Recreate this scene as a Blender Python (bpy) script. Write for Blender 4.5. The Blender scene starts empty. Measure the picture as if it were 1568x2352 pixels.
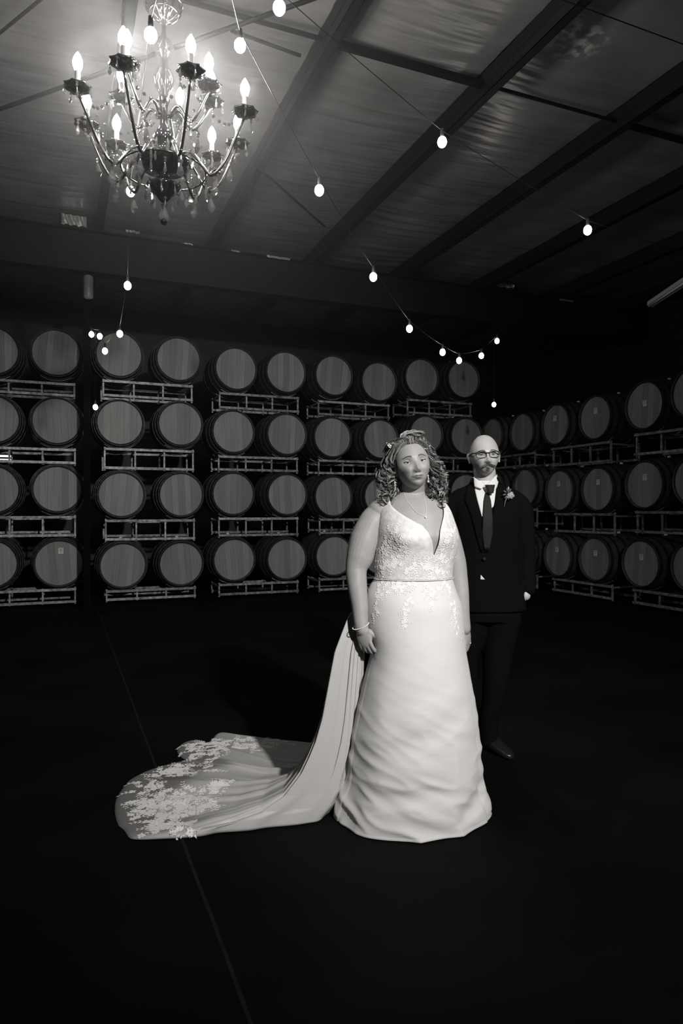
import bpy, math, random
import numpy as np
from mathutils import Vector, Matrix, noise
from mathutils.bvhtree import BVHTree
random.seed(7)
C = bpy.context.scene.collection
SC = bpy.context.scene
R = math.radians
# ------------------------------------------------------------------ camera
F = 1568.0; CX = 784.0; HY = 1172.0; CAMH = 1.34; YAW = R(22.33)
SY, CY = math.sin(YAW), math.cos(YAW)
cam = bpy.data.objects.new('camera', bpy.data.cameras.new('camera'))
C.objects.link(cam)
cam.data.sensor_fit = 'VERTICAL'; cam.data.sensor_height = 36; cam.data.lens = 24.0
cam.data.shift_y = -4 / 2352
cam.location = (0, 0, CAMH); cam.rotation_euler = (R(90), 0, -YAW)
cam.data.clip_end = 100
SC.camera = cam
# ------------------------------------------------------------------ world, light, exposure
SC.view_settings.view_transform = 'Standard'
SC.view_settings.look = 'None'
SC.view_settings.gamma = 1
SC.view_settings.use_curve_mapping = False
SC.view_settings.exposure = 0.0
SC.cycles.use_denoising = True
SC.cycles.volume_bounces = 0
SC.cycles.max_bounces = 5
w = bpy.data.worlds.new('world'); SC.world = w; w.use_nodes = True
wn = w.node_tree
bgn = [n for n in wn.nodes if n.type == 'BACKGROUND'][0]
bgn.inputs[0].default_value = (0.5, 0.48, 0.46, 1); bgn.inputs[1].default_value = 0.0003


def P(px, py, d):
    """world point seen at pixel (px,py) of the photograph at camera depth d"""
    xr = (px - CX) / F * d
    return Vector((d * SY + xr * CY, d * CY - xr * SY, CAMH + (HY - py) / F * d))


def onz(px, py, z):
    d = (z - CAMH) * F / (HY - py); return P(px, py, d)


def add_spot(name, loc, target, power, size_deg, blend, radius):
    l = bpy.data.lights.new(name, 'SPOT'); l.energy = power; l.spot_size = R(size_deg); l.spot_blend = blend
    l.shadow_soft_size = radius; l.color = (1, 0.985, 0.97)
    o = bpy.data.objects.new(name, l); C.objects.link(o); o.location = loc
    o.rotation_euler = (Vector(target) - Vector(loc)).to_track_quat('-Z', 'Y').to_euler()
    return o


KEY = add_spot('key_spot', (1.35, -2.0, 3.55), P(985, 960, 3.6), 1620, 66, 0.95, 0.09)

BULB_E = 240.0      # chandelier candle bulbs
STRING_E = 28.0    # festoon bulbs

# ------------------------------------------------------------------ materials


def mat(name, col, rough=0.6, metal=0.0, spec=0.5, bump=None, var=None, objvar=0.0, wood=False):
    m = bpy.data.materials.new(name); m.use_nodes = True
    nt = m.node_tree; b = nt.nodes['Principled BSDF']
    if isinstance(col, (int, float)):
        col = (col, col * 0.98, col * 0.955)
    b.inputs['Base Color'].default_value = (*col, 1)
    b.inputs['Roughness'].default_value = rough
    b.inputs['Metallic'].default_value = metal
    b.inputs['Specular IOR Level'].default_value = spec
    tc = nt.nodes.new('ShaderNodeTexCoord')
    last = None
    if var:      # (scale vector, low, high, detail)
        mp = nt.nodes.new('ShaderNodeMapping'); mp.inputs['Scale'].default_value = var[0]
        nt.links.new(tc.outputs['Object'], mp.inputs[0])
        src = mp.outputs[0]
        nz = nt.nodes.new('ShaderNodeTexNoise'); nz.inputs['Scale'].default_value = 1; nz.inputs['Detail'].default_value = var[3]
        if objvar:
            oi = nt.nodes.new('ShaderNodeObjectInfo'); mu = nt.nodes.new('ShaderNodeMath'); mu.operation = 'MULTIPLY'
            mu.inputs[1].default_value = 37.0
            nt.links.new(oi.outputs['Random'], mu.inputs[0])
            ad = nt.nodes.new('ShaderNodeVectorMath'); ad.operation = 'ADD'
            nt.links.new(src, ad.inputs[0]); nt.links.new(mu.outputs[0], ad.inputs[1]); src = ad.outputs[0]
        nt.links.new(src, nz.inputs['Vector'])
        rp = nt.nodes.new('ShaderNodeMapRange'); rp.inputs[1].default_value = 0.3; rp.inputs[2].default_value = 0.7
        rp.inputs[3].default_value = var[1]; rp.inputs[4].default_value = var[2]
        nt.links.new(nz.outputs['Fac'], rp.inputs[0]); last = rp.outputs[0]
    if objvar:
        oi2 = nt.nodes.new('ShaderNodeObjectInfo'); r2 = nt.nodes.new('ShaderNodeMapRange')
        r2.inputs[3].default_value = 1 - objvar; r2.inputs[4].default_value = 1 + objvar
        nt.links.new(oi2.outputs['Random'], r2.inputs[0])
        if last is None:
            last = r2.outputs[0]
        else:
            mm = nt.nodes.new('ShaderNodeMath'); mm.operation = 'MULTIPLY'
            nt.links.new(last, mm.inputs[0]); nt.links.new(r2.outputs[0], mm.inputs[1]); last = mm.outputs[0]
    if last is not None:
        vm = nt.nodes.new('ShaderNodeVectorMath'); vm.operation = 'SCALE'
        vm.inputs[0].default_value = col
        nt.links.new(last, vm.inputs['Scale']); nt.links.new(vm.outputs[0], b.inputs['Base Color'])
    if bump:     # (scale vector, strength, distance, detail)
        mp = nt.nodes.new('ShaderNodeMapping'); mp.inputs['Scale'].default_value = bump[0]
        nt.links.new(tc.outputs['Object'], mp.inputs[0])
        nz = nt.nodes.new('ShaderNodeTexNoise'); nz.inputs['Scale'].default_value = 1; nz.inputs['Detail'].default_value = bump[3]
        nt.links.new(mp.outputs[0], nz.inputs['Vector'])
        bm_ = nt.nodes.new('ShaderNodeBump'); bm_.inputs['Strength'].default_value = bump[1]; bm_.inputs['Distance'].default_value = bump[2]
        nt.links.new(nz.outputs['Fac'], bm_.inputs['Height']); nt.links.new(bm_.outputs[0], b.inputs['Normal'])
    return m


def emat(name, col, strength):
    m = bpy.data.materials.new(name); m.use_nodes = True
    b = m.node_tree.nodes['Principled BSDF']
    b.inputs['Base Color'].default_value = (*col, 1)
    b.inputs['Emission Color'].default_value = (*col, 1)
    b.inputs['Emission Strength'].default_value = strength
    return m


M = {}
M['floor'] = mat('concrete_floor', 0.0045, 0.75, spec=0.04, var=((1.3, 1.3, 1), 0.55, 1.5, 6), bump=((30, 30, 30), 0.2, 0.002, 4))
M['joint'] = mat('joint_filler', 0.012, 0.8, spec=0.1, var=((9, 9, 9), 0.5, 1.3, 3))
M['column'] = mat('black_column_paint', 0.0025, 0.8, spec=0.05)
M['wall'] = mat('dark_metal_wall', 0.012, 0.6)
M['steel'] = mat('dark_primed_steel', 0.007, 0.6, spec=0.2, var=((3, 3, 3), 0.7, 1.3, 4))
M['steel_light'] = mat('painted_purlin_steel', 0.009, 0.5, spec=0.4, var=((4, .6, 4), 0.7, 1.3, 4))
M['rack'] = mat('galvanised_rack_steel', 0.20, 0.5, metal=0.3, var=((22, 22, 22), 0.35, 1.9, 5), objvar=0.25)
M['oak_head'] = mat('oak_head_boards', 0.20, 0.55, spec=0.3, var=((55, 55, 2.5), 0.84, 1.12, 4), objvar=0.2)
M['oak'] = mat('oak_staves', 0.036, 0.6, spec=0.3, var=((30, 3, 30), 0.6, 1.4, 4), objvar=0.2)
M['hoop'] = mat('hoop_steel', 0.035, 0.45, metal=0.7, var=((20, 20, 20), 0.7, 1.3, 3))
M['tag'] = mat('paper_tag', 0.62, 0.7)
M['ink'] = mat('tag_ink', 0.12, 0.7)
M['cable'] = mat('black_cable', 0.012, 0.4)
M['socket'] = mat('black_socket', 0.03, 0.5)
M['bulb'] = emat('festoon_bulb', (1, 0.97, 0.93), STRING_E)
M['flame'] = emat('candle_bulb', (1, 0.97, 0.94), BULB_E)
M['black_glass'] = mat('black_glass', 0.012, 0.08, spec=0.9)
M['black_metal'] = mat('black_chrome', 0.16, 0.16, metal=0.9)
M['skin'] = mat('skin', 0.31, 0.5, spec=0.35, bump=((160, 160, 160), 0.15, 0.0015, 3), var=((25, 25, 25), 0.93, 1.07, 3))
M['skin2'] = mat('skin_man', 0.42, 0.42, spec=0.4, bump=((160, 160, 160), 0.15, 0.0015, 3), var=((25, 25, 25), 0.93, 1.07, 3))
M['lip'] = mat('lips', 0.19, 0.4)
M['eye'] = mat('eye_white', 0.5, 0.15)
M['iris'] = mat('iris', 0.02, 0.08)
M['brow'] = mat('brow_hair', 0.07, 0.6)
M['stache'] = mat('grey_moustache_hair', 0.09, 0.5, var=((120, 120, 120), 0.5, 1.9, 2))
M['suit'] = mat('black_suit_wool', 0.0035, 0.9, spec=0.06, bump=((14, 14, 5), 0.3, 0.01, 3))
M['tie'] = mat('black_tie_satin', 0.012, 0.7, spec=0.2)
M['shirt'] = mat('white_shirt_cotton', 0.66, 0.7, bump=((30, 30, 10), 0.15, 0.004, 2))
M['shoe'] = mat('black_shoe_leather', 0.012, 0.3)
M['frame'] = mat('glasses_frame', 0.012, 0.3)
M['pearl'] = mat('pearl_beads', 0.9, 0.12, spec=0.9)
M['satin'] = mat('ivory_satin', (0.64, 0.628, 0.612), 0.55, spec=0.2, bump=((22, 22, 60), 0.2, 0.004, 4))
M['satin'].node_tree.nodes['Principled BSDF'].inputs['Sheen Weight'].default_value = 0.2
M['bodice'] = mat('lace_bodice', (0.68, 0.668, 0.652), 0.6, bump=((170, 170, 170), 0.35, 0.004, 3), var=((45, 45, 45), 0.80, 1.08, 4))
M['lace'] = mat('lace_thread', (0.80, 0.785, 0.765), 0.6)
M['flower'] = mat('pale_rose', 0.34, 0.6)
M['leaf'] = mat('dark_leaf', 0.05, 0.5)

# crystal glass
m = bpy.data.materials.new('crystal'); m.use_nodes = True
nt = m.node_tree; b = nt.nodes['Principled BSDF']
b.inputs['Base Color'].default_value = (0.30, 0.295, 0.29, 1); b.inputs['Roughness'].default_value = 0.06
b.inputs['Metallic'].default_value = 0.5; b.inputs['Specular IOR Level'].default_value = 1.0
tr = nt.nodes.new('ShaderNodeBsdfTransparent'); mx = nt.nodes.new('ShaderNodeMixShader'); mx.inputs[0].default_value = 0.55
nt.links.new(tr.outputs[0], mx.inputs[1]); nt.links.new(b.outputs[0], mx.inputs[2])
nt.links.new(mx.outputs[0], nt.nodes['Material Output'].inputs[0]); M['crystal'] = m
# spectacle lens
m = bpy.data.materials.new('lens'); m.use_nodes = True
nt = m.node_tree; b = nt.nodes['Principled BSDF']; b.inputs['Roughness'].default_value = 0.03
b.inputs['Base Color'].default_value = (0.02, 0.02, 0.02, 1)
tr = nt.nodes.new('ShaderNodeBsdfTransparent'); mx = nt.nodes.new('ShaderNodeMixShader'); mx.inputs[0].default_value = 0.10
nt.links.new(tr.outputs[0], mx.inputs[1]); nt.links.new(b.outputs[0], mx.inputs[2])
nt.links.new(mx.outputs[0], nt.nodes['Material Output'].inputs[0]); M['lens'] = m
# attribute driven materials: hair (tone per lock), train (sheer border)
m = mat('hair', 0.3, 0.38, spec=0.5); nt = m.node_tree
at = nt.nodes.new('ShaderNodeAttribute'); at.attribute_name = 'tone'
nt.links.new(at.outputs['Color'], nt.nodes['Principled BSDF'].inputs['Base Color']); M['hair'] = m
m = mat('shaded_train_satin', (0.47, 0.461, 0.448), 0.40, spec=0.4, bump=((14, 14, 14), 0.3, 0.006, 4)); nt = m.node_tree  # same cloth as the gown, its shade put into a darker base colour
b = nt.nodes['Principled BSDF']
at = nt.nodes.new('ShaderNodeAttribute'); at.attribute_name = 'tone'
tr = nt.nodes.new('ShaderNodeBsdfTransparent'); mx = nt.nodes.new('ShaderNodeMixShader')
nt.links.new(at.outputs['Fac'], mx.inputs[0])
nt.links.new(tr.outputs[0], mx.inputs[1]); nt.links.new(b.outputs[0], mx.inputs[2])
nt.links.new(mx.outputs[0], nt.nodes['Material Output'].inputs[0]); M['train'] = m
# foil-faced roof insulation with dusty bloom stains
m = mat('foil_insulation', 0.51, 0.27, metal=0.45, var=((1.5, 1.5, 1.5), 0.75, 1.15, 5), bump=((0.9, 7.5, 3), 0.6, 0.03, 2))
nt = m.node_tree; b = nt.nodes['Principled BSDF']
tc = [n for n in nt.nodes if n.type == 'TEX_COORD'][0]
# whitish dust bloom stain on one bay
geo = nt.nodes.new('ShaderNodeNewGeometry')
sub = nt.nodes.new('ShaderNodeVectorMath'); sub.operation = 'DISTANCE'
sub.inputs[1].default_value = onz(1325, 95, 5.16)
nt.links.new(geo.outputs['Position'], sub.inputs[0])
nz = nt.nodes.new('ShaderNodeTexNoise'); nz.inputs['Scale'].default_value = 13; nz.inputs['Detail'].default_value = 6
nt.links.new(geo.outputs['Position'], nz.inputs['Vector'])
mr = nt.nodes.new('ShaderNodeMapRange'); mr.inputs[1].default_value = .30; mr.inputs[2].default_value = .10; nt.links.new(sub.outputs['Value'], mr.inputs[0])
mn = nt.nodes.new('ShaderNodeMapRange'); mn.inputs[1].default_value = .47; mn.inputs[2].default_value = .60; nt.links.new(nz.outputs['Fac'], mn.inputs[0])
ml = nt.nodes.new('ShaderNodeMath'); ml.operation = 'MULTIPLY'; nt.links.new(mr.outputs[0], ml.inputs[0]); nt.links.new(mn.outputs[0], ml.inputs[1])
mc = nt.nodes.new('ShaderNodeMix'); mc.data_type = 'RGBA'
nt.links.new(ml.outputs[0], mc.inputs['Factor']); nt.links.new(b.inputs['Base Color'].links[0].from_socket, mc.inputs['A']); mc.inputs['B'].default_value = (.95, .94, .92, 1)
nt.links.new(mc.outputs['Result'], b.inputs['Base Color'])
sm = nt.nodes.new('ShaderNodeMath'); sm.operation = 'MULTIPLY_ADD'; sm.inputs[1].default_value = -.45; sm.inputs[2].default_value = .45
nt.links.new(ml.outputs[0], sm.inputs[0]); nt.links.new(sm.outputs[0], b.inputs['Metallic'])
M['foil'] = m

# ------------------------------------------------------------------ mesh helpers


class MB:
    def __init__(s):
        s.v = []; s.f = []; s.c = []
        s.tone = None

    def _add(s, vs, fs):
        o = len(s.v); s.v += [tuple(p) for p in vs]; s.f += [tuple(i + o for i in f) for f in fs]
        if s.tone is not None:
            s.c += [s.tone] * len(vs)

    def box(s, x0, x1, y0, y1, z0, z1):
        s._add([(x0, y0, z0), (x1, y0, z0), (x1, y1, z0), (x0, y1, z0), (x0, y0, z1), (x1, y0, z1), (x1, y1, z1), (x0, y1, z1)],
               [(0, 3, 2, 1), (4, 5, 6, 7), (0, 1, 5, 4), (1, 2, 6, 5), (2, 3, 7, 6), (3, 0, 4, 7)])
        return s

    def tube(s, pts, rad, n=8, caps=True):
        pts = [Vector(p) for p in pts]
        if not isinstance(rad, (list, tuple)):
            rad = [rad] * len(pts)
        vs = []; fs = []
        up = None
        for i, p in enumerate(pts):
            t = (pts[min(i + 1, len(pts) - 1)] - pts[max(i - 1, 0)])
            if t.length < 1e-9: t = Vector((0, 0, 1))
            t.normalize()
            if up is None:
                up = t.orthogonal().normalized()
            else:
                up = (up - t * up.dot(t))
                if up.length < 1e-6: up = t.orthogonal()
                up.normalize()
            sd = t.cross(up)
            for k in range(n):
                a = 2 * math.pi * k / n
                vs.append(p + (up * math.cos(a) + sd * math.sin(a)) * rad[i])
        for i in range(len(pts) - 1):
            for k in range(n):
                k2 = (k + 1) % n
                fs.append((i * n + k, i * n + k2, (i + 1) * n + k2, (i + 1) * n + k))
        if caps:
            fs.append(tuple(range(n - 1, -1, -1))); fs.append(tuple((len(pts) - 1) * n + k for k in range(n)))
        s._add(vs, fs); return s

    def lathe(s, prof, n=16, origin=(0, 0, 0), axis='Z', caps=False):
        vs = []; fs = []
        ox, oy, oz = origin
        for (r, z) in prof:
            for k in range(n):
                a = 2 * math.pi * k / n
                c_, s_ = r * math.cos(a), r * math.sin(a)
                vs.append((ox + c_, oy + s_, oz + z) if axis == 'Z' else (ox + c_, oy + z, oz + s_))
        for i in range(len(prof) - 1):
            for k in range(n):
                k2 = (k + 1) % n
                fs.append((i * n + k, i * n + k2, (i + 1) * n + k2, (i + 1) * n + k))
        if caps:
            fs.append(tuple(range(n - 1, -1, -1))); fs.append(tuple((len(prof) - 1) * n + k for k in range(n)))
        s._add(vs, fs); return s

    def ball(s, c, r, nu=12, nv=8, mtx=None):
        if isinstance(r, (int, float)): r = (r, r, r)
        vs = []; fs = []
        c = Vector(c)
        for j in range(nv + 1):
            th = math.pi * j / nv
            for k in range(nu):
                a = 2 * math.pi * k / nu
                p = Vector((r[0] * math.sin(th) * math.cos(a), r[1] * math.sin(th) * math.sin(a), r[2] * math.cos(th)))
                if mtx: p = mtx @ p
                vs.append(c + p)
        for j in range(nv):
            for k in range(nu):
                k2 = (k + 1) % nu
                fs.append((j * nu + k, (j + 1) * nu + k, (j + 1) * nu + k2, j * nu + k2))
        s._add(vs, fs); return s

    def capsules(s, pts, rad, n=16):
        """closed tapered limb with round ends"""
        pts = [Vector(p) for p in pts]
        # smooth resample (Catmull-Rom)
        P_, R_ = [], []
        m_ = len(pts)
        for i in range(m_ - 1):
            p0, p1, p2, p3 = pts[max(i - 1, 0)], pts[i], pts[i + 1], pts[min(i + 2, m_ - 1)]
            for j in range(5):
                t = j / 5
                P_.append(0.5 * ((2 * p1) + (p2 - p0) * t + (2 * p0 - 5 * p1 + 4 * p2 - p3) * t * t + (3 * p1 - p0 - 3 * p2 + p3) * t ** 3))
                R_.append(rad[i] * (1 - t) + rad[i + 1] * t)
        P_.append(pts[-1]); R_.append(rad[-1])
        s.tube(P_, R_, n)
        s.ball(P_[0], R_[0], n, 10); s.ball(P_[-1], R_[-1], n, 10)
        return s

    def rings(s, rings, caps=True):
        """rings: list of lists of points (equal count)"""
        n = len(rings[0]); vs = [p for r_ in rings for p in r_]; fs = []
        for i in range(len(rings) - 1):
            for k in range(n):
                k2 = (k + 1) % n
                fs.append((i * n + k, i * n + k2, (i + 1) * n + k2, (i + 1) * n + k))
        if caps:
            fs.append(tuple(range(n - 1, -1, -1))); fs.append(tuple((len(rings) - 1) * n + k for k in range(n)))
        s._add(vs, fs); return s

    def grid(s, rows, closed=False):
        n = len(rows[0]); vs = [p for r_ in rows for p in r_]; fs = []
        for i in range(len(rows) - 1):
            for k in range(n if closed else n - 1):
                k2 = (k + 1) % n
                fs.append((i * n + k, i * n + k2, (i + 1) * n + k2, (i + 1) * n + k))
        s._add(vs, fs); return s

    def mesh(s, name, smooth=False):
        me = bpy.data.meshes.new(name); me.from_pydata(s.v, [], s.f); me.update()
        if smooth:
            me.polygons.foreach_set('use_smooth', [True] * len(me.polygons))
        if s.c:
            ca = me.color_attributes.new('tone', 'FLOAT_COLOR', 'POINT')
            flat = []
            for t in s.c: flat += [t, t * 0.98, t * 0.95, 1.0]
            ca.data.foreach_set('color', flat)
        return me

    def build(s, name, m_, parent=None, smooth=False, **props):
        me = s.mesh(name, smooth)
        return link(name, me, m_, parent, **props)


def link(name, me, m_, parent=None, **props):
    o = bpy.data.objects.new(name, me); C.objects.link(o)
    if m_ is not None and not me.materials: me.materials.append(m_)
    if parent is not None: o.parent = parent
    for k, v in props.items(): o[k] = v
    return o


def empty(name, loc, rz=0.0, **props):
    o = bpy.data.objects.new(name, None); C.objects.link(o); o.location = loc; o.rotation_euler = (0, 0, rz)
    o.empty_display_size = 0.1
    for k, v in props.items(): o[k] = v
    return o


def copy_tree(o, parent=None):
    c = o.copy(); C.objects.link(c)
    if parent is not None: c.parent = parent
    for ch in o.children: copy_tree(ch, c)
    return c


def solid(o, t, off=0.0):
    md = o.modifiers.new('solid', 'SOLIDIFY'); md.thickness = t; md.offset = off
    return o


def remesh(mb, name, voxel, m_, parent, smooth_iter=0, **props):
    tmp = bpy.data.objects.new('tmp', mb.mesh('tmp')); C.objects.link(tmp)
    md = tmp.modifiers.new('r', 'REMESH'); md.mode = 'VOXEL'; md.voxel_size = voxel; md.use_smooth_shade = True
    if smooth_iter:
        sm = tmp.modifiers.new('s', 'SMOOTH'); sm.iterations = smooth_iter; sm.factor = 0.5
    dg = bpy.context.evaluated_depsgraph_get()
    me = bpy.data.meshes.new_from_object(tmp.evaluated_get(dg)); me.name = name
    bpy.data.objects.remove(tmp)
    me.materials.clear()
    me.polygons.foreach_set('use_smooth', [True] * len(me.polygons))
    return link(name, me, m_, parent, **props)


def bvh_of(o):
    me = o.data
    return BVHTree.FromPolygons([v.co.copy() for v in me.vertices], [tuple(p.vertices) for p in me.polygons])


def lerp_tab(tab, x):
    if x <= tab[0][0]: return tab[0][1:] if len(tab[0]) > 2 else tab[0][1]
    for i in range(len(tab) - 1):
        if x <= tab[i + 1][0]:
            t = (x - tab[i][0]) / (tab[i + 1][0] - tab[i][0] + 1e-12)
            r = tuple(a * (1 - t) + b_ * t for a, b_ in zip(tab[i][1:], tab[i + 1][1:]))
            return r if len(r) > 1 else r[0]
    return tab[-1][1:] if len(tab[-1]) > 2 else tab[-1][1]


def smooth_tab(tab, x, w_=None):
    """monotone-ish smooth interpolation (Catmull-Rom in x)"""
    n = len(tab)
    if x <= tab[0][0]: return np.array(tab[0][1:], float)
    if x >= tab[-1][0]: return np.array(tab[-1][1:], float)
    for i in range(n - 1):
        if x <= tab[i + 1][0]: break
    x1, x2 = tab[i][0], tab[i + 1][0]; h = x2 - x1; t = (x - x1) / h
    p1 = np.array(tab[i][1:], float); p2 = np.array(tab[i + 1][1:], float)
    m1 = (p2 - np.array(tab[i - 1][1:], float)) / (x2 - tab[i - 1][0]) if i > 0 else (p2 - p1) / h
    m2 = (np.array(tab[i + 2][1:], float) - p1) / (tab[i + 2][0] - x1) if i + 2 < n else (p2 - p1) / h
    return (2 * t ** 3 - 3 * t * t + 1) * p1 + (t ** 3 - 2 * t * t + t) * h * m1 + (-2 * t ** 3 + 3 * t * t) * p2 + (t ** 3 - t * t) * h * m2


ORD = ['first', 'second', 'third', 'fourth', 'fifth', 'sixth', 'seventh', 'eighth', 'ninth', 'tenth', 'eleventh', 'twelfth']

# ------------------------------------------------------------------ structure
D = 10.23     # front plane of the racks on the back wall (world Y)
W = 7.32      # front plane of the racks on the right wall (world X)
ROOF = 5.20; PUR = 4.98; YR = 9.5
X0, X1, Y0, Y1 = -6.0, 10.0, -6.5, 13.6
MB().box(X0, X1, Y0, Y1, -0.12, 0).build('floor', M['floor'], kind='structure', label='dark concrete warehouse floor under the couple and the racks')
fj = MB()
for (xa, xb) in ((0.452, 0.464),):
    n = 60; rows = []
    for i in range(n + 1):
        y = Y0 + (Y1 - Y0) * i / n
        wob = 0.006 * noise.noise(Vector((0, y * 1.3, 3)))
        rows.append([(xa + wob, y, 0.001), (xb + wob, y, 0.0012)])
    fj.grid(rows)
fj.build('trim_1', M['joint'], kind='structure', label='pale saw-cut joint line running along the concrete floor')
MB().box(X0, X1, Y1, Y1 + 0.1, 0, ROOF + 0.3).build('wall_back', M['wall'], kind='structure', label='dark metal back wall behind the barrel racks')
MB().box(X0, X1, Y0 - 0.1, Y0, 0, ROOF + 0.3).build('wall_front', M['wall'], kind='structure', label='dark metal wall behind the camera')
MB().box(X0 - 0.1, X0, Y0, Y1, 0, ROOF + 0.3).build('wall_left', M['wall'], kind='structure', label='dark metal side wall on the left')
MB().box(X1, X1 + 0.1, Y0, Y1, 0, ROOF + 0.3).build('wall_right', M['wall'], kind='structure', label='dark metal side wall behind the right racks')

# purlin grid
PX = [0.43 + 1.5 * k for k in range(-4, 7)]
roof = empty('ceiling', (0, 0, ROOF), kind='structure', label='foil-faced insulation roof blankets laid between dark purlins')
edges = [X0] + PX + [X1]
for bi in range(len(edges) - 1):
    xa, xb = edges[bi], edges[bi + 1]
    if xb - xa < 0.05: continue
    nx = 14; rows = []
    ny = 330
    for j in range(ny + 1):
        y = Y0 + (Y1 - Y0) * j / ny; row = []
        for i in range(nx + 1):
            t = i / nx; x = xa + (xb - xa) * t
            sag = -0.035 * math.sin(math.pi * t) - 0.01 * noise.noise(Vector((x * 0.8, y * 0.5, bi)))
            wr = 0.006 * noise.noise(Vector((x * 1.1, y * 7, bi * 7.1))) + 0.004 * noise.noise(Vector((x * 2, y * 15, bi * 3.3)))
            wr *= 0.5 + 1.8 * max(0, noise.noise(Vector((x * 0.5, y * 0.45, 9))) + 0.25)
            seam = -0.012 * math.exp(-((((y + 0.35 * bi) % 1.83) - 0.9) / 0.018) ** 2)
            row.append((x, y, sag + wr + seam))
        rows.append(row)
    MB().grid(rows).build('insulation_panel', M['foil'], roof, smooth=True)
MB().box(X0, X1, Y0, Y1, 0.06, 0.12).build('roof_sheet', M['wall'], roof)

for k, x in enumerate(PX):
    mb = MB()
    zt = ROOF - 0.005; zb = PUR; n_ = 1
    for (a0, a1, c0, c1) in ((x, x + 0.08, zb, zb + 0.006), (x, x + 0.006, zb, zt), (x - 0.0, x + 0.08, zt - 0.006, zt), (x + 0.074, x + 0.08, zb, zb + 0.022)):
        mb.box(a0, a1, Y0, Y1, c0, c1)
    mb.box(x - 0.004, x, Y0, Y1, zb + 0.095, zb + 0.105)
    mb.build('beam', M['steel_light'], kind='structure', label='long dark steel roof purlin, %s counted from the left wall' % (ORD[k]))


def ibeam(axis, a0, a1, c, z0, z1, w_, name, label, m_):
    mb = MB(); t = 0.014
    if axis == 'X':
        mb.box(a0, a1, c - w_ / 2, c + w_ / 2, z1 - t, z1); mb.box(a0, a1, c - w_ / 2, c + w_ / 2, z0, z0 + t)
        mb.box(a0, a1, c - 0.006, c + 0.006, z0, z1)
    mb.build(name, m_, kind='structure', label=label)


ibeam('X', X0, X1, YR, 4.43, PUR - 0.004, 0.2, 'beam', 'deep dark steel rafter crossing the hall in front of the barrels', M['steel'])
ibeam('X', X0, X1, 2.0, 4.43, PUR - 0.004, 0.2, 'beam', 'deep dark steel rafter overhead nearer the camera', M['steel'])
# cross struts between purlins (line at Y=5.15) and diagonal rods
for k in range(4, 9):
    x = PX[k - 0] if k < len(PX) else None
    if x is None: continue
    yy = 5.05; th = (0.032, 0.07, 0.026, 0.06, 0.04)[k - 4]
    MB().box(x + 0.08, x + 1.5 - 0.006, yy, yy + th, PUR + 0.085, PUR + 0.095 + th * 0.4).build(
        'beam', M['steel'], kind='structure', label='short dark sag strut bridging the %s pair of purlins' % ORD[k - 4])


def rod(p, q, r_, label):
    MB().tube([p, q], r_, 8).build('beam', M['steel'], smooth=True, kind='structure', label=label)


rod(onz(-60, 272, 4.93), onz(760, -18, 4.93), 0.017, 'thin round brace rod crossing the roof behind the chandelier')
rod(onz(530, 70, 4.96), onz(690, 128, 4.96), 0.014, 'short thin brace rod meeting a purlin beside the chandelier')
rod(onz(-30, 100, 4.96), onz(110, -15, 4.96), 0.012, 'thin brace rod in the top corner of the roof')
rod(onz(585, 378, 4.97), onz(745, 520, 4.97), 0.013, 'thin diagonal brace rod below the second roof bay')
rod(onz(1130, -60, 4.965), onz(1700, 150, 4.965), 0.004, 'very thin wire strung under the far roof bays')

# torn foil flap, and foil strips added to stand in for rafter glints
rf_ = random.Random(21)
for (px, py, wd, hh) in ((170, 506, .30, .13), (305, 532, .18, .03), (432, 560, .12, .02), (541, 577, .12, .02), (640, 592, .34, .03), (1155, 655, .42, .06), (1300, 690, .3, .03)):
    u = (px - CX) / F; c = P(px, py, (YR - .13) / (CY - u * SY)); rows = []
    for i in range(13):
        x = c.x + wd * (i / 12 - .5); wv = .018 * noise.noise(Vector((x * 22, 1, px)))
        rows.append([(x, c.y + wv + .02 * math.sin(i * 1.7 + j) * (hh > .05), c.z - ROOF - hh / 2 + hh * j / 4 + wv) for j in range(5)])
    MB().grid(rows).build('foil_flap_glint', M['foil'], roof, smooth=True)
# column under the rafter
col = MB()
cp = Vector((0.314, YR, 0))
for (x0, x1, y0, y1) in ((-.042, .042, -.075, -.064), (-.042, .042, .064, .075), (-.005, .005, -.065, .065)):
    col.box(cp.x + x0, cp.x + x1, cp.y + y0, cp.y + y1, 0.0, 4.43)
col.box(cp.x - .07, cp.x + .07, cp.y - .11, cp.y + .11, 0, 0.016)
col.build('column', M['column'], kind='structure', label='slim dark steel column standing between two barrel stacks')

# ------------------------------------------------------------------ barrels
NPL = 7; HR = 0.302
plank_meshes = []
wid = [0.9, 1.1, 1.0, 1.15, 0.95, 1.1, 0.8]; tot = sum(wid); acc = -HR
for k in range(NPL):
    x0 = acc; x1 = acc + 2 * HR * wid[k] / tot; acc = x1
    a, b_ = max(x0 + 0.0007, -HR + 0.001), min(x1 - 0.0007, HR - 0.001)
    top = [(a + (b_ - a) * i / 6, math.sqrt(max(HR * HR - (a + (b_ - a) * i / 6) ** 2, 1e-6))) for i in range(7)]
    outline = top + [(x, -z) for x, z in reversed(top)]
    y0 = 0.035 + 0.0015 * math.sin(k * 2.3); n = len(outline)
    vs = [(x, y0, z) for x, z in outline] + [(x, y0 + 0.02, z) for x, z in outline]
    fs = [tuple(range(n)), tuple(range(2 * n - 1, n - 1, -1))] + [(i, i + n, (i + 1) % n + n, (i + 1) % n) for i in range(n)]
    mb = MB(); mb._add(vs, fs); me = mb.mesh('head_plank'); me.materials.append(M['oak_head']); plank_meshes.append(me)
BL = 0.95


def brad(y):
    t = (y / BL) * 2 - 1
    return 0.322 + 0.052 * (1 - abs(t) ** 2.1)


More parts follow.
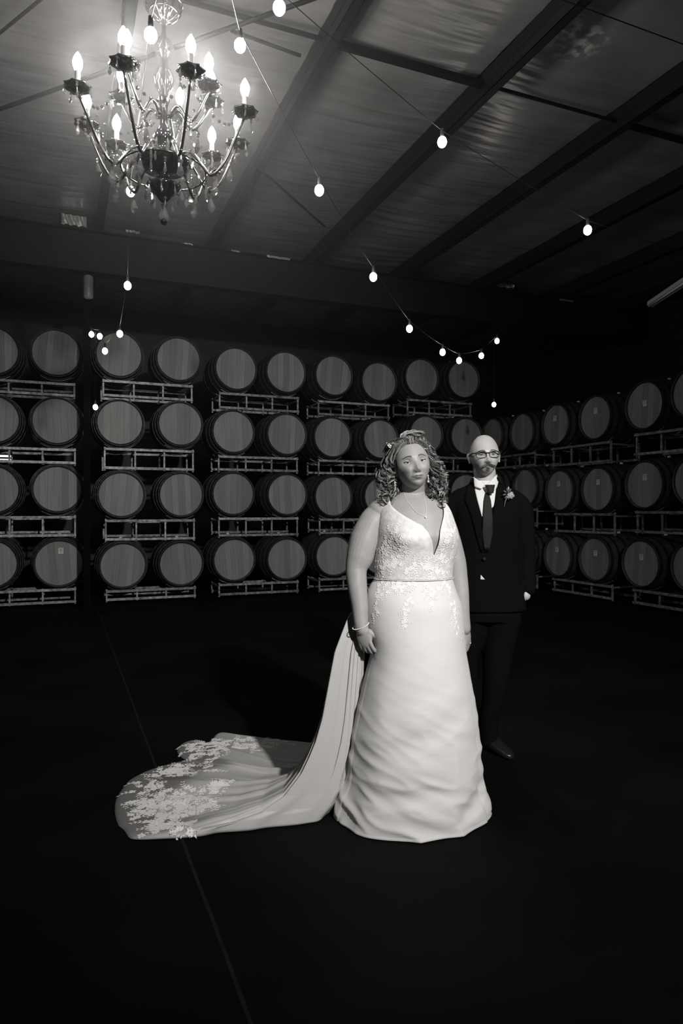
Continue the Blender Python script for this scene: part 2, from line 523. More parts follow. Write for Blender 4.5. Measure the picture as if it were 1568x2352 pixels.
body = MB(); n = 60
prof = []
for i in range(13):
    y = BL * i / 12; prof.append((brad(y), y))
vs = []; fs = []
for (r_, y) in prof:
    for k in range(n):
        rr = r_ * (1 - (0.007 if k % 3 == 0 else 0)); a = 2 * math.pi * k / n
        vs.append((rr * math.cos(a), y, rr * math.sin(a)))
for i in range(12):
    for k in range(n):
        k2 = (k + 1) % n; fs.append((i * n + k, (i + 1) * n + k, (i + 1) * n + k2, i * n + k2))
body._add(vs, fs)
body.lathe([(0.318, 0.0), (HR + 0.004, 0.008), (HR + 0.001, 0.05)], n, axis='Y')
body.lathe([(0.302, BL - 0.03), (0.30, BL), (0.321, BL)], n, axis='Y')
body.lathe([(0.001, BL - 0.03), (0.303, BL - 0.03)], 24, axis='Y')
body_me = body.mesh('staves', smooth=False); body_me.materials.append(M['oak'])
hoop_me = []
for (y, w_) in ((0.018, 0.04), (0.13, 0.035), (0.28, 0.04), (BL - 0.32, 0.04), (BL - 0.165, 0.035), (BL - 0.06, 0.04)):
    mb = MB(); ra, rb = brad(y) + 0.0025, brad(y + w_) + 0.0025
    mb.lathe([(ra - 0.006, y), (ra + .001, y), (rb + .001, y + w_), (rb - 0.006, y + w_)], 40, axis='Y')
    me = mb.mesh('hoop', smooth=False); me.materials.append(M['hoop']); hoop_me.append(me)
bung = MB().lathe([(0.0, 0.03), (0.022, 0.03), (0.026, 0.0)], 12).mesh('bung', True); bung.materials.append(M['tag'])
tag_me = MB().box(-0.032, 0.032, 0.0305, 0.0325, -0.04, 0.04).mesh('paper_tag'); tag_me.materials.append(M['tag'])
ink = MB()
for i, (zz, ww) in enumerate(((0.026, .05), (0.012, .03), (-0.004, .044), (-0.024, .022))):
    ink.box(-ww / 2, ww / 2, 0.0296, 0.0304, zz - 0.0035, zz + 0.0035)
ink_me = ink.mesh('print'); ink_me.materials.append(M['ink'])


def barrel(loc, rz, roll, label, group, tag=None, labels=False):
    t = empty('barrel', loc, rz, label=label, category='barrel', group=group)
    link('staves', body_me, None, t)
    for me in hoop_me[:4]: link('hoop', me, None, t)
    for k, me in enumerate(plank_meshes):
        o = link('head_plank', me, None, t); o.rotation_euler = (0, roll, 0)
        o.location = (0, random.uniform(-0.0015, 0.0015), 0)
    bo = link('bung', bung, None, t); bo.location = (0, BL / 2, brad(BL / 2) - 0.005)
    if tag:
        g = link('paper_tag', tag_me, None, t); g.location = (tag[0], 0, tag[1]); g.rotation_euler = (0, random.uniform(-.06, .06), 0)
        link('print', ink_me, None, g)
    return t


def back_pt(px, py, yoff=0.0):
    u = (px - CX) / F; d = (D + yoff) / (CY - u * SY); return P(px, py, d)


def right_pt(px, py, xoff=0.0):
    u = (px - CX) / F; d = (W + xoff) / (SY + u * CY); return P(px, py, d)


HEADOFF = -0.10
tiers_b = [
    # tier 1 (bottom) .. tier 4 (top): pixel centres of the ten heads
    [(-20, 1296), (136, 1294), (283, 1299), (417, 1295), (539, 1286), (660, 1284), (769, 1277), (875, 1275), (975, 1268), (1070, 1264)],
    [(-16, 1124), (132, 1123), (279, 1136), (417, 1136), (537, 1134), (661, 1136), (767, 1140), (878, 1140), (978, 1133), (1072, 1131)],
    [(-15, 962), (130, 966), (276, 970), (415, 973), (537, 991), (660, 997), (765, 1004), (876, 1008), (980, 998), (1073, 1002)],
    [(-17, 804), (129, 809), (274, 813), (411, 824), (543, 846), (658, 854), (768, 862), (872, 876), (970, 867), (1066, 871)],
]
TN = ['bottom', 'second', 'third', 'top']
SN = ['first', 'second', 'third', 'fourth', 'fifth']
stack_h = {}
for ti, row in enumerate(tiers_b):
    for i, (px, py) in enumerate(row):
        p = back_pt(px, py, HEADOFF)
        tag = (0.02, 0.17) if (ti, i) == (0, 1) else None
        side = 'left' if i % 2 == 0 else 'right'
        barrel(p, 0, R(random.uniform(-6, 6)), 'oak barrel, %s tier, %s one of the %s back-wall stack from the left' % (TN[ti], side, SN[i // 2]),
               'barrels stacked along the back wall', tag)
        stack_h[('b', ti, i)] = p
tiers_r = [
    [(1130, 1262), (1203, 1268), (1278, 1277), (1363, 1284), (1468, 1294), (1588, 1304)],
    [(1130, 1122), (1203, 1120), (1282, 1126), (1369, 1123), (1476, 1113), (1592, 1104)],
    [(1128, 1001), (1196, 992), (1273, 975), (1363, 959), (1476, 931), (1588, 900)],
]
TN3 = ['bottom', 'middle', 'top']; SR = ['farthest', 'middle', 'nearest']
for ti, row in enumerate(tiers_r):
    for i, (px, py) in enumerate(row):
        p = right_pt(px, py, HEADOFF)
        tg = {0: None, 1: None}.get(i, (0.0, [0.085, 0.10, 0.10][ti]))
        if i == 4 and ti == 2: tg = (0.0, 0.03)
        if i == 2: tg = (-.03, 0.1)
        if i == 5: tg = None
        barrel(p, R(-90), R(random.uniform(-6, 6)), 'tagged oak barrel, %s tier, %s one of the %s stack on the side wall' % (TN3[ti], 'far' if i % 2 == 0 else 'near', SR[i // 2])
               if tg else 'plain-headed oak barrel, %s tier, %s one of the %s stack on the side wall' % (TN3[ti], 'far' if i % 2 == 0 else 'near', SR[i // 2]),
               'barrels stacked along the right wall', tg)
        stack_h[('r', ti, i)] = p

# ------------------------------------------------------------------ racks
RW = 1.27; RD = 0.53; tb = 0.0235


def rack(origin, rz, ztf, zbf, ztr, zbr, cr, label, group):
    """rack frame: origin at floor level under the centre of the front rails. zt*/zb*: top and bottom of the front
    and rear frames; cr: (x, axis height) of the barrels it carries"""
    t = empty('barrel_rack', origin, rz, label=label, category='rack', group=group)
    def add(nm, mb): mb.build(nm, M['rack'], t)
    rh = tb * 1.45
    for yy, zt, zb in ((0, ztf, zbf), (RD, ztr, zbr)):
        for zz in (zb, zt - rh):
            add('rail', MB().box(-RW / 2, RW / 2, yy, yy + tb * 1.4, zz, zz + rh))
        for q in (-1, -.33, .33, 1):
            xx = q * (RW / 2 - tb / 2)
            add('post', MB().box(xx - tb / 2, xx + tb / 2, yy + tb * 1.4, yy + tb * 2.3, zb - (.022 if abs(q) == 1 else .012), zt + (.012 if abs(q) == 1 else .004)))
    for q in (-1, -.33, .33, 1):
        xx = q * (RW / 2 - tb / 2); zz = min(ztf, ztr) - 0.03
        add('cross_bar', MB().box(xx - tb / 2, xx + tb / 2, tb * 2.3, RD, zz, zz + tb))
    for yy, rr in ((0.06, .3655), (0.40, .3835)):
        for (bx, bz) in cr:
            pts = [(bx + rr * math.cos(R(-124 + 68 * k / 8)), yy, bz + rr * math.sin(R(-124 + 68 * k / 8))) for k in range(9)]
            add('cradle', MB().tube(pts, 0.006, 6))
    return t


def rack_for(kind, s, ti, origin, rz, label, group, lx):
    pa, pb = stack_h[(kind, ti, 2 * s)], stack_h[(kind, ti, 2 * s + 1)]
    zt = min(pa.z, pb.z)
    ztf, ztr = zt - .356, zt - .380
    if ti:
        zb = max(stack_h[(kind, ti - 1, 2 * s)].z, stack_h[(kind, ti - 1, 2 * s + 1)].z)
        zbf, zbr = max(zb + .352, ztf - .30), max(zb + .382, ztr - .25)
    else:
        zbf = zbr = .05; ztf = min(ztf, .255); ztr = min(ztr, .245)
    return rack(origin, rz, ztf, zbf, ztr, zbr, [(lx(pa), pa.z), (lx(pb), pb.z)], label, group)


for s in range(5):
    for ti in range(4):
        pa, pb = stack_h[('b', ti, 2 * s)], stack_h[('b', ti, 2 * s + 1)]; xc = 0.5 * (pa.x + pb.x)
        rack_for('b', s, ti, (xc, D, 0), 0, 'steel rack under the %s-tier barrels of the %s back-wall stack from the left' % (TN[ti], SN[s]), 'racks along the back wall', lambda p: p.x - xc)
for s in range(3):
    for ti in range(3):
        pa, pb = stack_h[('r', ti, 2 * s)], stack_h[('r', ti, 2 * s + 1)]; yc = 0.5 * (pa.y + pb.y)
        rack_for('r', s, ti, (W, yc, 0), R(-90), 'steel barrel rack under the %s-tier barrels of the %s stack, side wall' % (TN3[ti], SR[s]), 'racks along the right wall', lambda p: -(p.y - yc))

# ------------------------------------------------------------------ string lights
bulb_me = MB().ball((0, 0, -0.045), (0.03, 0.03, 0.036), 14, 10).mesh('bulb', True); bulb_me.materials.append(M['bulb'])
sock_me = MB().lathe([(0.002, 0.045), (0.011, 0.04), (0.014, 0.0), (0.014, -0.018), (0.002, -0.018)], 10).mesh('socket', True); sock_me.materials.append(M['socket'])


def string_lights(pts, bulbs, label, r_=0.0026, sag=0.0, scale=1.05):
    """pts: (px,py,depth) of the cable; bulbs: indexes into the cable points that carry a bulb"""
    W_ = [P(*p) for p in pts]
    o0 = W_[0].copy()
    t = empty('string_lights', o0, 0, label=label, category='string lights')
    path = []
    for i in range(len(W_) - 1):
        a, b_ = W_[i], W_[i + 1]
        for j in range(8):
            s_ = j / 8; q = a.lerp(b_, s_); q.z -= sag * 4 * s_ * (1 - s_) * (b_ - a).length; path.append(q - o0)
    path.append(W_[-1] - o0)
    MB().tube(path, r_, 6).build('cable', M['cable'], t, smooth=True)
    for i in bulbs:
        so = link('socket', sock_me, None, t); so.location = W_[i] - o0 + Vector((0, 0, -0.03)); so.scale = (scale,) * 3
        bo = link('bulb', bulb_me, None, so)
    return t


up = 14
string_lights([(520, -60, 3.2), (551, 72, 3.7), (733, 411, 4.6), (857, 615, 5.7), (940, 737, 6.7), (1016, 793, 7.5), (1054, 813, 8.0), (1105, 803, 8.6), (1141, 770, 9.2), (1185, 700, 9.45)],
              [1, 2, 3, 4, 5, 6, 7, 8], 'string of round bulbs dipping towards the far corner above the groom', sag=0.012)
string_lights([(560, -140, 3.0), (641, -18, 3.4), (1015, 300, 4.6), (1349, 506, 5.3), (1700, 620, 6.2)],
              [1, 2, 3], 'string of round bulbs crossing under the foil roof bays above the bride', sag=0.006)
string_lights([(380, -90, 3.0), (346, 44, 3.3), (300, 415, 4.9), (293, 636, 6.0), (275, 750, 7.2), (241, 791, 7.9), (229, 758, 8.4), (210, 754, 8.65), (196, 735, 8.75)],
              [1, 2, 3, 4, 5, 6, 7], 'string of round bulbs hanging behind the chandelier towards the column', sag=0.01)


def single_bulb(px, py, d, label, s_=1.0):
    p = P(px, py, d) + Vector((0, 0, 0.055))
    t = empty('hanging_bulb', p, 0, label=label, category='light bulb')
    MB().tube([(0, 0, 0.0), (0.0, 0.005, 0.5), (0, 0.0, ROOF - p.z - .02)], 0.0012, 6).build('cable', M['cable'], t)
    so = link('socket', sock_me, None, t); so.scale = (s_,) * 3
    link('bulb', bulb_me, None, so)


single_bulb(1134, 931, 9.7, 'small lone bulb hanging in the dark corner above the bald man')
single_bulb(219, 937, 8.6, 'lone bulb hanging between the first two stacks at third-tier height', 1.0)

# unlit canister fixture on the column, tube lamps
t = empty('wall_lamp', P(203, 684, 8.78), -YAW, label='unlit cylindrical canister lamp fixed high on the column', category='lamp')
MB().lathe([(0.0, 0.0), (0.055, 0.0), (0.062, 0.02), (0.062, 0.27), (0.03, 0.29), (0.0, 0.29)], 20).build('housing', mat('lamp_housing', 0.22, 0.35), t, smooth=True)
MB().box(-0.015, 0.015, 0.05, 0.14, 0.12, 0.18).build('bracket', M['steel'], t)
MB().lathe([(0, -0.004), (0.045, -0.004), (0.045, 0.0)], 16).build('diffuser', mat('milky_lens', 0.5, 0.3), t)
t = empty('tube_lamp', P(1543, 668, 8.3), -YAW, label='unlit twin-tube batten lamp high above the right racks', category='lamp')
MB().box(-0.035, 0.035, -0.6, 0.6, 0.0, 0.05).build('batten', mat('white_enamel', 0.5, 0.4), t)
for sx in (-.022, .022):
    MB().tube([(sx, -.58, -.016), (sx, .58, -.016)], 0.013, 10).build('tube', M['tag'], t, smooth=True)
t = empty('tube_lamp', P(8, 1052, 10.2), 0, label='small lit twin-tube lamp glimpsed between barrels at the left edge', category='lamp')
MB().box(-0.14, 0.1, 0.03, 0.07, -0.05, 0.05).build('batten', M['steel'], t)
for zz in (-.028, .03):
    MB().tube([(-.14, 0, zz), (.1, 0, zz)], 0.015, 8).build('tube', emat('tube_glow', (1, .98, .95), 1.4), t, smooth=True)

# ------------------------------------------------------------------ chandelier
CHZ, CHX = 3.96, -1.03
ch0 = Vector((CHZ * SY + CHX * CY, CHZ * CY - CHX * SY, 3.02))
ch = empty('chandelier', ch0, -YAW, label='black glass and crystal chandelier with lit candle bulbs, hanging from the roof', category='chandelier')
HB = 3.755 - 3.02     # lower bulbs centre height above the chandelier base
st = [(0.0, .10), (.02, .11), (.05, .15), (.085, .18), (.10, .20), (.05, .22), (.03, .26), (.06, .285), (.13, .30), (.155, .33), (.15, .345), (.06, .37), (.035, .42), (.05, .45), (.062, .48), (.04, .52),
      (.022, .56), (.022, .66), (.035, .70), (.022, .72)]
MB().lathe(st, 28).build('centre_bowl', M['black_glass'], ch, smooth=True)
st2 = [(.022, .72), (.03, .74), (.05, .78), (.06, .82), (.05, .86), (.028, .89), (.024, .93), (.045, .96), (.06, 1.0), (.045, 1.04), (.02, 1.06), (.012, 1.10), (.012, 1.15), (.05, 1.17), (.09, 1.215), (.1, 1.26), (.08, 1.31), (.03, 1.34), (.008, 1.36)]
sm_ = M['crystal'].copy(); sm_.name = 'smoked_crystal'; M['smoked'] = sm_
sm_.node_tree.nodes['Principled BSDF'].inputs['Base Color'].default_value = (.07, .069, .067, 1)
sm_.node_tree.nodes['Principled BSDF'].inputs['Roughness'].default_value = .12
MB().lathe(st2, 24).build('stem', sm_, ch, smooth=True)
MB().tube([(0, 0, .5), (0, 0, 1.36)], 0.008, 8).build('rod', M['black_metal'], ch)
mb = MB()
for k in range(16):
    a0 = 2 * math.pi * k / 16
    mb.tube([(.155 * math.cos(a0), .155 * math.sin(a0), .33), (.165 * math.cos(a0), .165 * math.sin(a0), .37), (.15 * math.cos(a0), .15 * math.sin(a0), .405)], [.012, .01, .002], 5)
mb.build('crown', M['crystal'], ch, kind='stuff')
mb = MB()
for k in range(10):      # cage ball of scrolls near the top
    a0 = math.pi * 2 * k / 10
    pts = [((.012 + .095 * math.sin(math.pi * j / 8)) * math.cos(a0), (.012 + .095 * math.sin(math.pi * j / 8)) * math.sin(a0), 1.15 + .2 * j / 8) for j in range(9)]
    mb.tube(pts, .006, 5)
for zz, rr in ((1.2, .082), (1.25, .107), (1.3, .082)):
    mb.tube([(rr * math.cos(2 * math.pi * j / 24), rr * math.sin(2 * math.pi * j / 24), zz) for j in range(25)], .006, 5)
mb.build('scroll_cage', M['black_metal'], ch, smooth=True)
mb = MB()
z = 1.36
k = 0
while z < PUR - 3.02:
    pts = []
    for j in range(13):
        a0 = 2 * math.pi * j / 12; u_, v_ = .014 * math.cos(a0), .026 * math.sin(a0)
        pts.append((u_, 0, z + .02 + v_) if k % 2 else (0, u_, z + .02 + v_))
    mb.tube(pts, .0035, 5); z += .042; k += 1
mb.build('chain', M['black_metal'], ch, smooth=True)

flame_me = MB().lathe([(0.001, -.05), (.013, -.048), (.02, -.03), (.0265, -.008), (.025, .012), (.017, .034), (.007, .052), (.001, .060)], 12).mesh('bulb', True); flame_me.materials.append(M['flame'])
sleeve_me = MB().lathe([(.014, -.145), (.0145, -.05), (.016, -.046), (.001, -.046)], 12).mesh('candle_sleeve', True); sleeve_me.materials.append(mat('candle_sleeve', .35, .4))
dish = [(.0, -.165), (.02, -.162), (.05, -.15), (.068, -.137), (.072, -.13), (.05, -.139), (.02, -.15), (.014, -.145)]
dish_me = MB()
vs = []; fs = []; n = 24
for (r_, z_) in dish:
    for k in range(n):
        a0 = 2 * math.pi * k / n; rr = r_ * (1 + (.1 * math.cos(8 * a0) if r_ > .04 else 0)); vs.append((rr * math.cos(a0), rr * math.sin(a0), z_))
for i in range(len(dish) - 1):
    for k in range(n): fs.append((i * n + k, i * n + (k + 1) % n, (i + 1) * n + (k + 1) % n, (i + 1) * n + k))
dish_me._add(vs, fs); dish_me = dish_me.mesh('drip_dish', True); dish_me.materials.append(M['black_glass'])


def crystal_mesh(w_, h_):
    mb = MB(); mb.lathe([(.0005, 0), (w_ * .35, -.12 * h_), (w_ * .75, -.45 * h_), (w_, -.68 * h_), (w_ * .6, -.88 * h_), (.0005, -h_)], 8)
    mb.v = [(x, y * .55, z) for x, y, z in mb.v]
    me = mb.mesh('crystal', False); me.materials.append(M['crystal']); return me


cry_s = crystal_mesh(.010, .045); cry_m = crystal_mesh(.014, .062); cry_l = crystal_mesh(.026, .088)
bead_me = MB().ball((0, 0, 0), .0075, 7, 5).mesh('bead', False); bead_me.materials.append(M['crystal'])


def hang(parent, p, me, nb=1, rz=0.0):
    o = link('crystal', me, None, parent); o.location = (p[0], p[1], p[2] - .016 * nb); o.rotation_euler = (random.uniform(-.1, .1), random.uniform(-.1, .1), rz + random.uniform(-.7, .7))
    for k in range(nb):
        q = link('bead', bead_me, None, parent); q.location = (p[0], p[1], p[2] - .008 - .016 * k)


def arm_path(r0, r1, z0, z1, drop, n=18):
    pts = []
    for j in range(n + 1):
        t_ = j / n
        r_ = r0 + (r1 - r0) * (t_ ** .85)
        z_ = z0 + (z1 - z0) * t_ ** 2 + .10 * math.sin(math.pi * min(t_ * 2.2, 1)) * (1 - t_) - drop * math.sin(math.pi * t_) ** 1.5
        pts.append((r_, z_))
    return pts


def add_arm(ang, rad, hb, z0, drop, r0=.07, big=True):
    a = math.radians(ang); ca, sa = math.cos(a), math.sin(a)
    path = arm_path(r0, rad, z0, hb - .165, drop)
    arm = MB().tube([(r_ * ca, r_ * sa, z_) for r_, z_ in path], [.0105 - .003 * i / len(path) for i in range(len(path))], 8).build('arm', M['black_metal'], ch, smooth=True)
    tip = (rad * ca, rad * sa, hb)
    for nm, me in (('drip_dish', dish_me), ('candle_sleeve', sleeve_me), ('bulb', flame_me)):
        o = link(nm, me, None, arm); o.location = tip
    for k in range(5 if big else 4):
        b0 = 2 * math.pi * k / 5 + a
        hang(arm, (tip[0] + .066 * math.cos(b0), tip[1] + .066 * math.sin(b0), tip[2] - .135), cry_m if k % 2 else cry_s, 1 + (k % 2), b0)
    j = int(len(path) * .5); r_, z_ = path[j]
    hang(arm, (r_ * ca, r_ * sa, z_ - .01), cry_l if big else cry_m, 2, a)
    # scroll under the arm
    pts = []
    for q in range(15):
        th = q / 14 * 4.2; rr = .035 * (1 - q / 20)
        pts.append(((rad * .62 + rr * math.cos(th)) * ca, (rad * .62 + rr * math.cos(th)) * sa, z0 - drop * .55 - .02 + rr * math.sin(th)))
    MB().tube(pts, .0045, 5).build('scroll', M['black_metal'], arm, smooth=True)


low = [-145, -100, -59, -6, 37, 66, 104, 141, 171]
for a in low: add_arm(a, .48, HB, .36, .16)
upp = [-120, -10, 22, 84, 166]
for a in upp: add_arm(a, .275, 3.905 - 3.02, .60, .07, r0=.03, big=False)
# bead swags between neighbouring arm tips, and the tiers of drops under the bowl
allow = sorted(low)
for i in range(len(allow)):
    a, b_ = math.radians(allow[i]), math.radians(allow[(i + 1) % len(allow)] + (360 if i == len(allow) - 1 else 0))
    for k in range(9):
        t_ = (k + .5) / 9; aa = a + (b_ - a) * t_
        q = link('bead', bead_me, None, ch); q.location = (.43 * math.cos(aa), .43 * math.sin(aa), HB - .17 - .12 * math.sin(math.pi * t_)); q.scale = (1.3,) * 3
for rr, zz, nn, me, nb in ((.15, .30, 12, cry_m, 2), (.10, .195, 8, cry_m, 1), (.24, .27, 10, cry_m, 2), (.05, .12, 4, cry_s, 1)):
    for k in range(nn):
        a0 = 2 * math.pi * k / nn + rr * 9; hang(ch, (rr * math.cos(a0), rr * math.sin(a0), zz), me, nb, a0)
hang(ch, (0, 0, .105), crystal_mesh(.034, .10), 1)
MB().ball((0, 0, -.005), .02, 14, 10).build('finial', M['black_glass'], ch, smooth=True)
mb = MB()
for k in range(3):
    rr = .24
    mb.tube([(rr * math.cos(2 * math.pi * j / 32), rr * math.sin(2 * math.pi * j / 32), .285 + .0 * k) for j in range(33)], .005, 5)
mb.build('ring', M['black_metal'], ch, smooth=True)

# more crystal strings: from the crown out to the arms, and a lower fringe
for i, a in enumerate(low):
    ar = math.radians(a)
    for k in range(9):
        t_ = (k + .5) / 9; rr = .06 + .40 * t_; zz = .62 - .10 * t_ - .16 * math.sin(math.pi * t_)
        q = link('bead', bead_me, None, ch); q.location = (rr * math.cos(ar + .12), rr * math.sin(ar + .12), zz)
    for rr, zz in ((.20, .34), (.30, .30), (.38, .36)):
        hang(ch, (rr * math.cos(ar + .2), rr * math.sin(ar + .2), zz), cry_m if rr < .35 else cry_l, 2, ar)
# scatter volume added to imitate lens bloom around the chandelier, fading through the hall
hz = bpy.data.materials.new('bloom_volume'); hz.use_nodes = True
nt = hz.node_tree; nt.nodes.clear()
out = nt.nodes.new('ShaderNodeOutputMaterial'); vs_ = nt.nodes.new('ShaderNodeVolumeScatter')
geo = nt.nodes.new('ShaderNodeNewGeometry'); dd = nt.nodes.new('ShaderNodeVectorMath'); dd.operation = 'DISTANCE'
dd.inputs[1].default_value = ch0 + Vector((0, 0, .75))
nt.links.new(geo.outputs['Position'], dd.inputs[0])
dv = nt.nodes.new('ShaderNodeMath'); dv.operation = 'DIVIDE'; dv.inputs[1].default_value = -0.40
ex = nt.nodes.new('ShaderNodeMath'); ex.operation = 'EXPONENT'
mu = nt.nodes.new('ShaderNodeMath'); mu.operation = 'MULTIPLY'; mu.inputs[1].default_value = 0.29
nt.links.new(dd.outputs['Value'], dv.inputs[0]); nt.links.new(dv.outputs[0], ex.inputs[0]); nt.links.new(ex.outputs[0], mu.inputs[0])
nt.links.new(mu.outputs[0], vs_.inputs['Density']); nt.links.new(vs_.outputs[0], out.inputs['Volume'])
MB().box(X0 - .3, X1 + .3, Y0 - .3, Y1 + .3, -.3, ROOF + .5).build('glow_volume', hz, kind='stuff', label='added glow volume imitating lens bloom around the lit chandelier', category='glow_volume')
# ------------------------------------------------------------------ people: helpers
def person_root(d0, px0, label):
    xr = (px0 - CX) / F * d0
    loc = Vector((d0 * SY + xr * CY, d0 * CY - xr * SY, 0))
    o = empty('person', loc, -YAW, label=label, category='person')
    def Lc(px, py, dy=0.0):
        d = d0 + dy
        return Vector(((px - CX) / F * d - xr, dy, CAMH + (HY - py) / F * d))
    return o, Lc


def gz(x, z, cx, cz, sx, sz):
    return math.exp(-((x - cx) / sx) ** 2 - ((z - cz) / sz) ** 2)


def head_points(P_):
    """rows of a closed head surface; x right, -y towards the viewer, z up; eyes at z=0"""
    nu, nv = 120, 90; rows = []
    hw, hd, ht, hb = P_['hw'], P_['hd'], P_['ht'], P_['hb']
    for j in range(nv + 1):
        th = math.pi * j / nv; row = []
        for k in range(nu):
            a = 2 * math.pi * k / nu
            dx, dy, dz = math.sin(th) * math.cos(a), math.sin(th) * math.sin(a), math.cos(th)
            z = dz * (ht if dz > 0 else hb)
            wx = hw * (abs(dx) ** 0.93) * (1 if dx > 0 else -1); y = hd * dy
            if z < 0:
                t = -z / hb
                wx *= 1 - P_['jaw'] * t ** 1.7
                if y > 0: y *= 1 - 0.55 * t
                else: y *= 1 + 0.10 * t * (1 - t) + 0.20 * t * t
                y -= 0.012 * t
            if z > 0 and y < 0: y *= 1 - 0.10 * (z / ht) ** 2
            if y > 0: y *= 1.08
            x = wx
            if dy < 0.15:
                f = min(1, (0.15 - dy) / 0.4); ax = abs(x); dyy = 0
                n_ = P_['nose']
                dyy -= 0.021 * n_ * gz(x, z, 0, -.036, .0105, .0115)
                dyy -= 0.011 * n_ * gz(x, z, 0, -.018, .0075, .016)
                dyy -= 0.007 * n_ * gz(ax, z, .0125, -.040, .0062, .0065)
                dyy += 0.004 * gz(x, z, 0, -.052, .012, .004)
                dyy += 0.0125 * gz(ax, z, .031, -.001, .0155, .0115)
                dyy -= 0.0055 * gz(ax, z, .028, .020, .020, .0065)
                dyy -= 0.006 * gz(ax, z, .040, -.033, .017, .017) * P_['cheek']
                dyy += 0.004 * gz(ax, z, .022 + .4 * max(0, -z - .045), -.052, .0045, .014)
                dyy -= 0.006 * gz(x, z, 0, -.0605, .020, .0040)
                dyy -= 0.007 * gz(x, z, 0, -.0705, .017, .0045)
                dyy += 0.0045 * gz(x, z, 0, -.0655, .024, .0017)
                dyy += 0.005 * gz(x, z, 0, -.0805, .017, .0045)
                dyy -= 0.008 * gz(x, z, 0, -.098, .020, .013)
                y += dyy * f
            row.append(Vector((x, y, z)))
        rows.append(row)
    return rows


def head_matrix(pos, roll, yaw, pitch, s_=1.0):
    return Matrix.Translation(pos) @ Matrix.Rotation(yaw, 4, 'Z') @ Matrix.Rotation(roll, 4, 'Y') @ Matrix.Rotation(pitch, 4, 'X') @ Matrix.Scale(s_, 4)


def surf_y(bv, mtx, x, z, default=-.09):
    """front surface of the head at local (x,z)"""
    inv = mtx.inverted()
    o = mtx @ Vector((x, -.4, z)); d_ = (mtx @ Vector((x, 0, z))) - o; d_.normalize()
    hit = bv.ray_cast(o, d_)
    if hit[0] is None: return default
    return (inv @ hit[0]).y


def face_parts(bv, mtx, body, skin, brow_t=1.0, eye_r=.0122, look=(0, 0), hooded=0.0):
    for sx in (-1, 1):
        ex, ez = .0315 * sx, 0.0
        y0 = surf_y(bv, mtx, ex, ez)
        c = Vector((ex, y0 + eye_r * .60, ez))
        g = Vector((look[0], -1, look[1])).normalized()
        q = Vector((0, 0, 1)).rotation_difference(g).to_matrix()
        mb = MB(); mb.ball(mtx @ c, eye_r, 20, 14, None)
        eye = mb.build('eye', M['eye'], body, smooth=True)
        mb = MB()
        rr = [0.001, .0025, .0042, .0056]
        prof = [(r_, math.sqrt((eye_r * 1.015) ** 2 - r_ * r_) + .0004) for r_ in rr]
        mb.lathe(prof, 16); mb.v = [tuple(mtx @ (c + q @ Vector(p))) for p in mb.v]
        mb.build('iris', M['iris'], eye, smooth=True)
        # lids: shells around the eyeball
        mb = MB()
        for (e0, e1) in ((14 - hooded, 95), (-22, -95)):
            rows = []
            for i in range(9):
                el = R(e0 + (e1 - e0) * i / 8); row = []
                for k in range(19):
                    az = R(-95 + 190 * k / 18)
                    elx = el * (1 - .72 * abs(math.sin(az)) ** 3) if i == 0 else el
                    rr_ = eye_r * (1.16 if i < 7 else 1.10)
                    row.append(mtx @ (c + Vector((rr_ * 1.12 * math.sin(az) * math.cos(elx), -rr_ * math.cos(az) * math.cos(elx), rr_ * math.sin(elx)))))
                rows.append(row)
            # lid edge thickness
            rows.insert(0, [mtx @ (c + (mtx.inverted() @ p - c) * .88) for p in rows[0]])
            mb.grid(rows)
        mb.build('eyelids', skin, body, smooth=True)
        # lash line
        pts = []
        for k in range(13):
            az = R(-75 + 150 * k / 12); el = R(14 - hooded) * (1 - .72 * abs(math.sin(az)) ** 3)
            rr_ = eye_r * 1.19
            pts.append(mtx @ (c + Vector((rr_ * 1.12 * math.sin(az) * math.cos(el), -rr_ * math.cos(az) * math.cos(el), rr_ * math.sin(el)))))
        MB().tube(pts, [.0006] + [.0012] * 11 + [.0006], 5).build('lashes', M['brow'], body)
        # brow
        rows = []
        for k in range(11):
            t = k / 10; x = sx * (.0145 + .036 * t); z = .0185 + .0065 * math.sin(math.pi * min(t * .8 + .08, 1)) - .004 * t
            hh = .0030 * brow_t * (1 - .65 * t)
            rows.append([mtx @ Vector((x, surf_y(bv, mtx, x, z + q_ * hh) - .0012, z + q_ * hh)) for q_ in (-1, 0, 1)])
        solid(MB().grid(rows).build('eyebrow', M['brow'], body), .0012)


def ear(mb, mtx, sx, hw):
    for (dx, dy_, dz, rx, ry, rz_) in ((.004, .012, .004, .006, .017, .027), (.009, .022, .010, .005, .012, .018), (.002, .006, -.022, .006, .009, .010)):
        c = mtx @ Vector((sx * (hw + dx), dy_, -.012 + dz))
        mb.ball(c, (rx, ry, rz_), 12, 10, mtx.to_3x3() @ Matrix.Rotation(R(-12), 3, 'X') @ Matrix.Rotation(R(-22 * sx), 3, 'Z'))


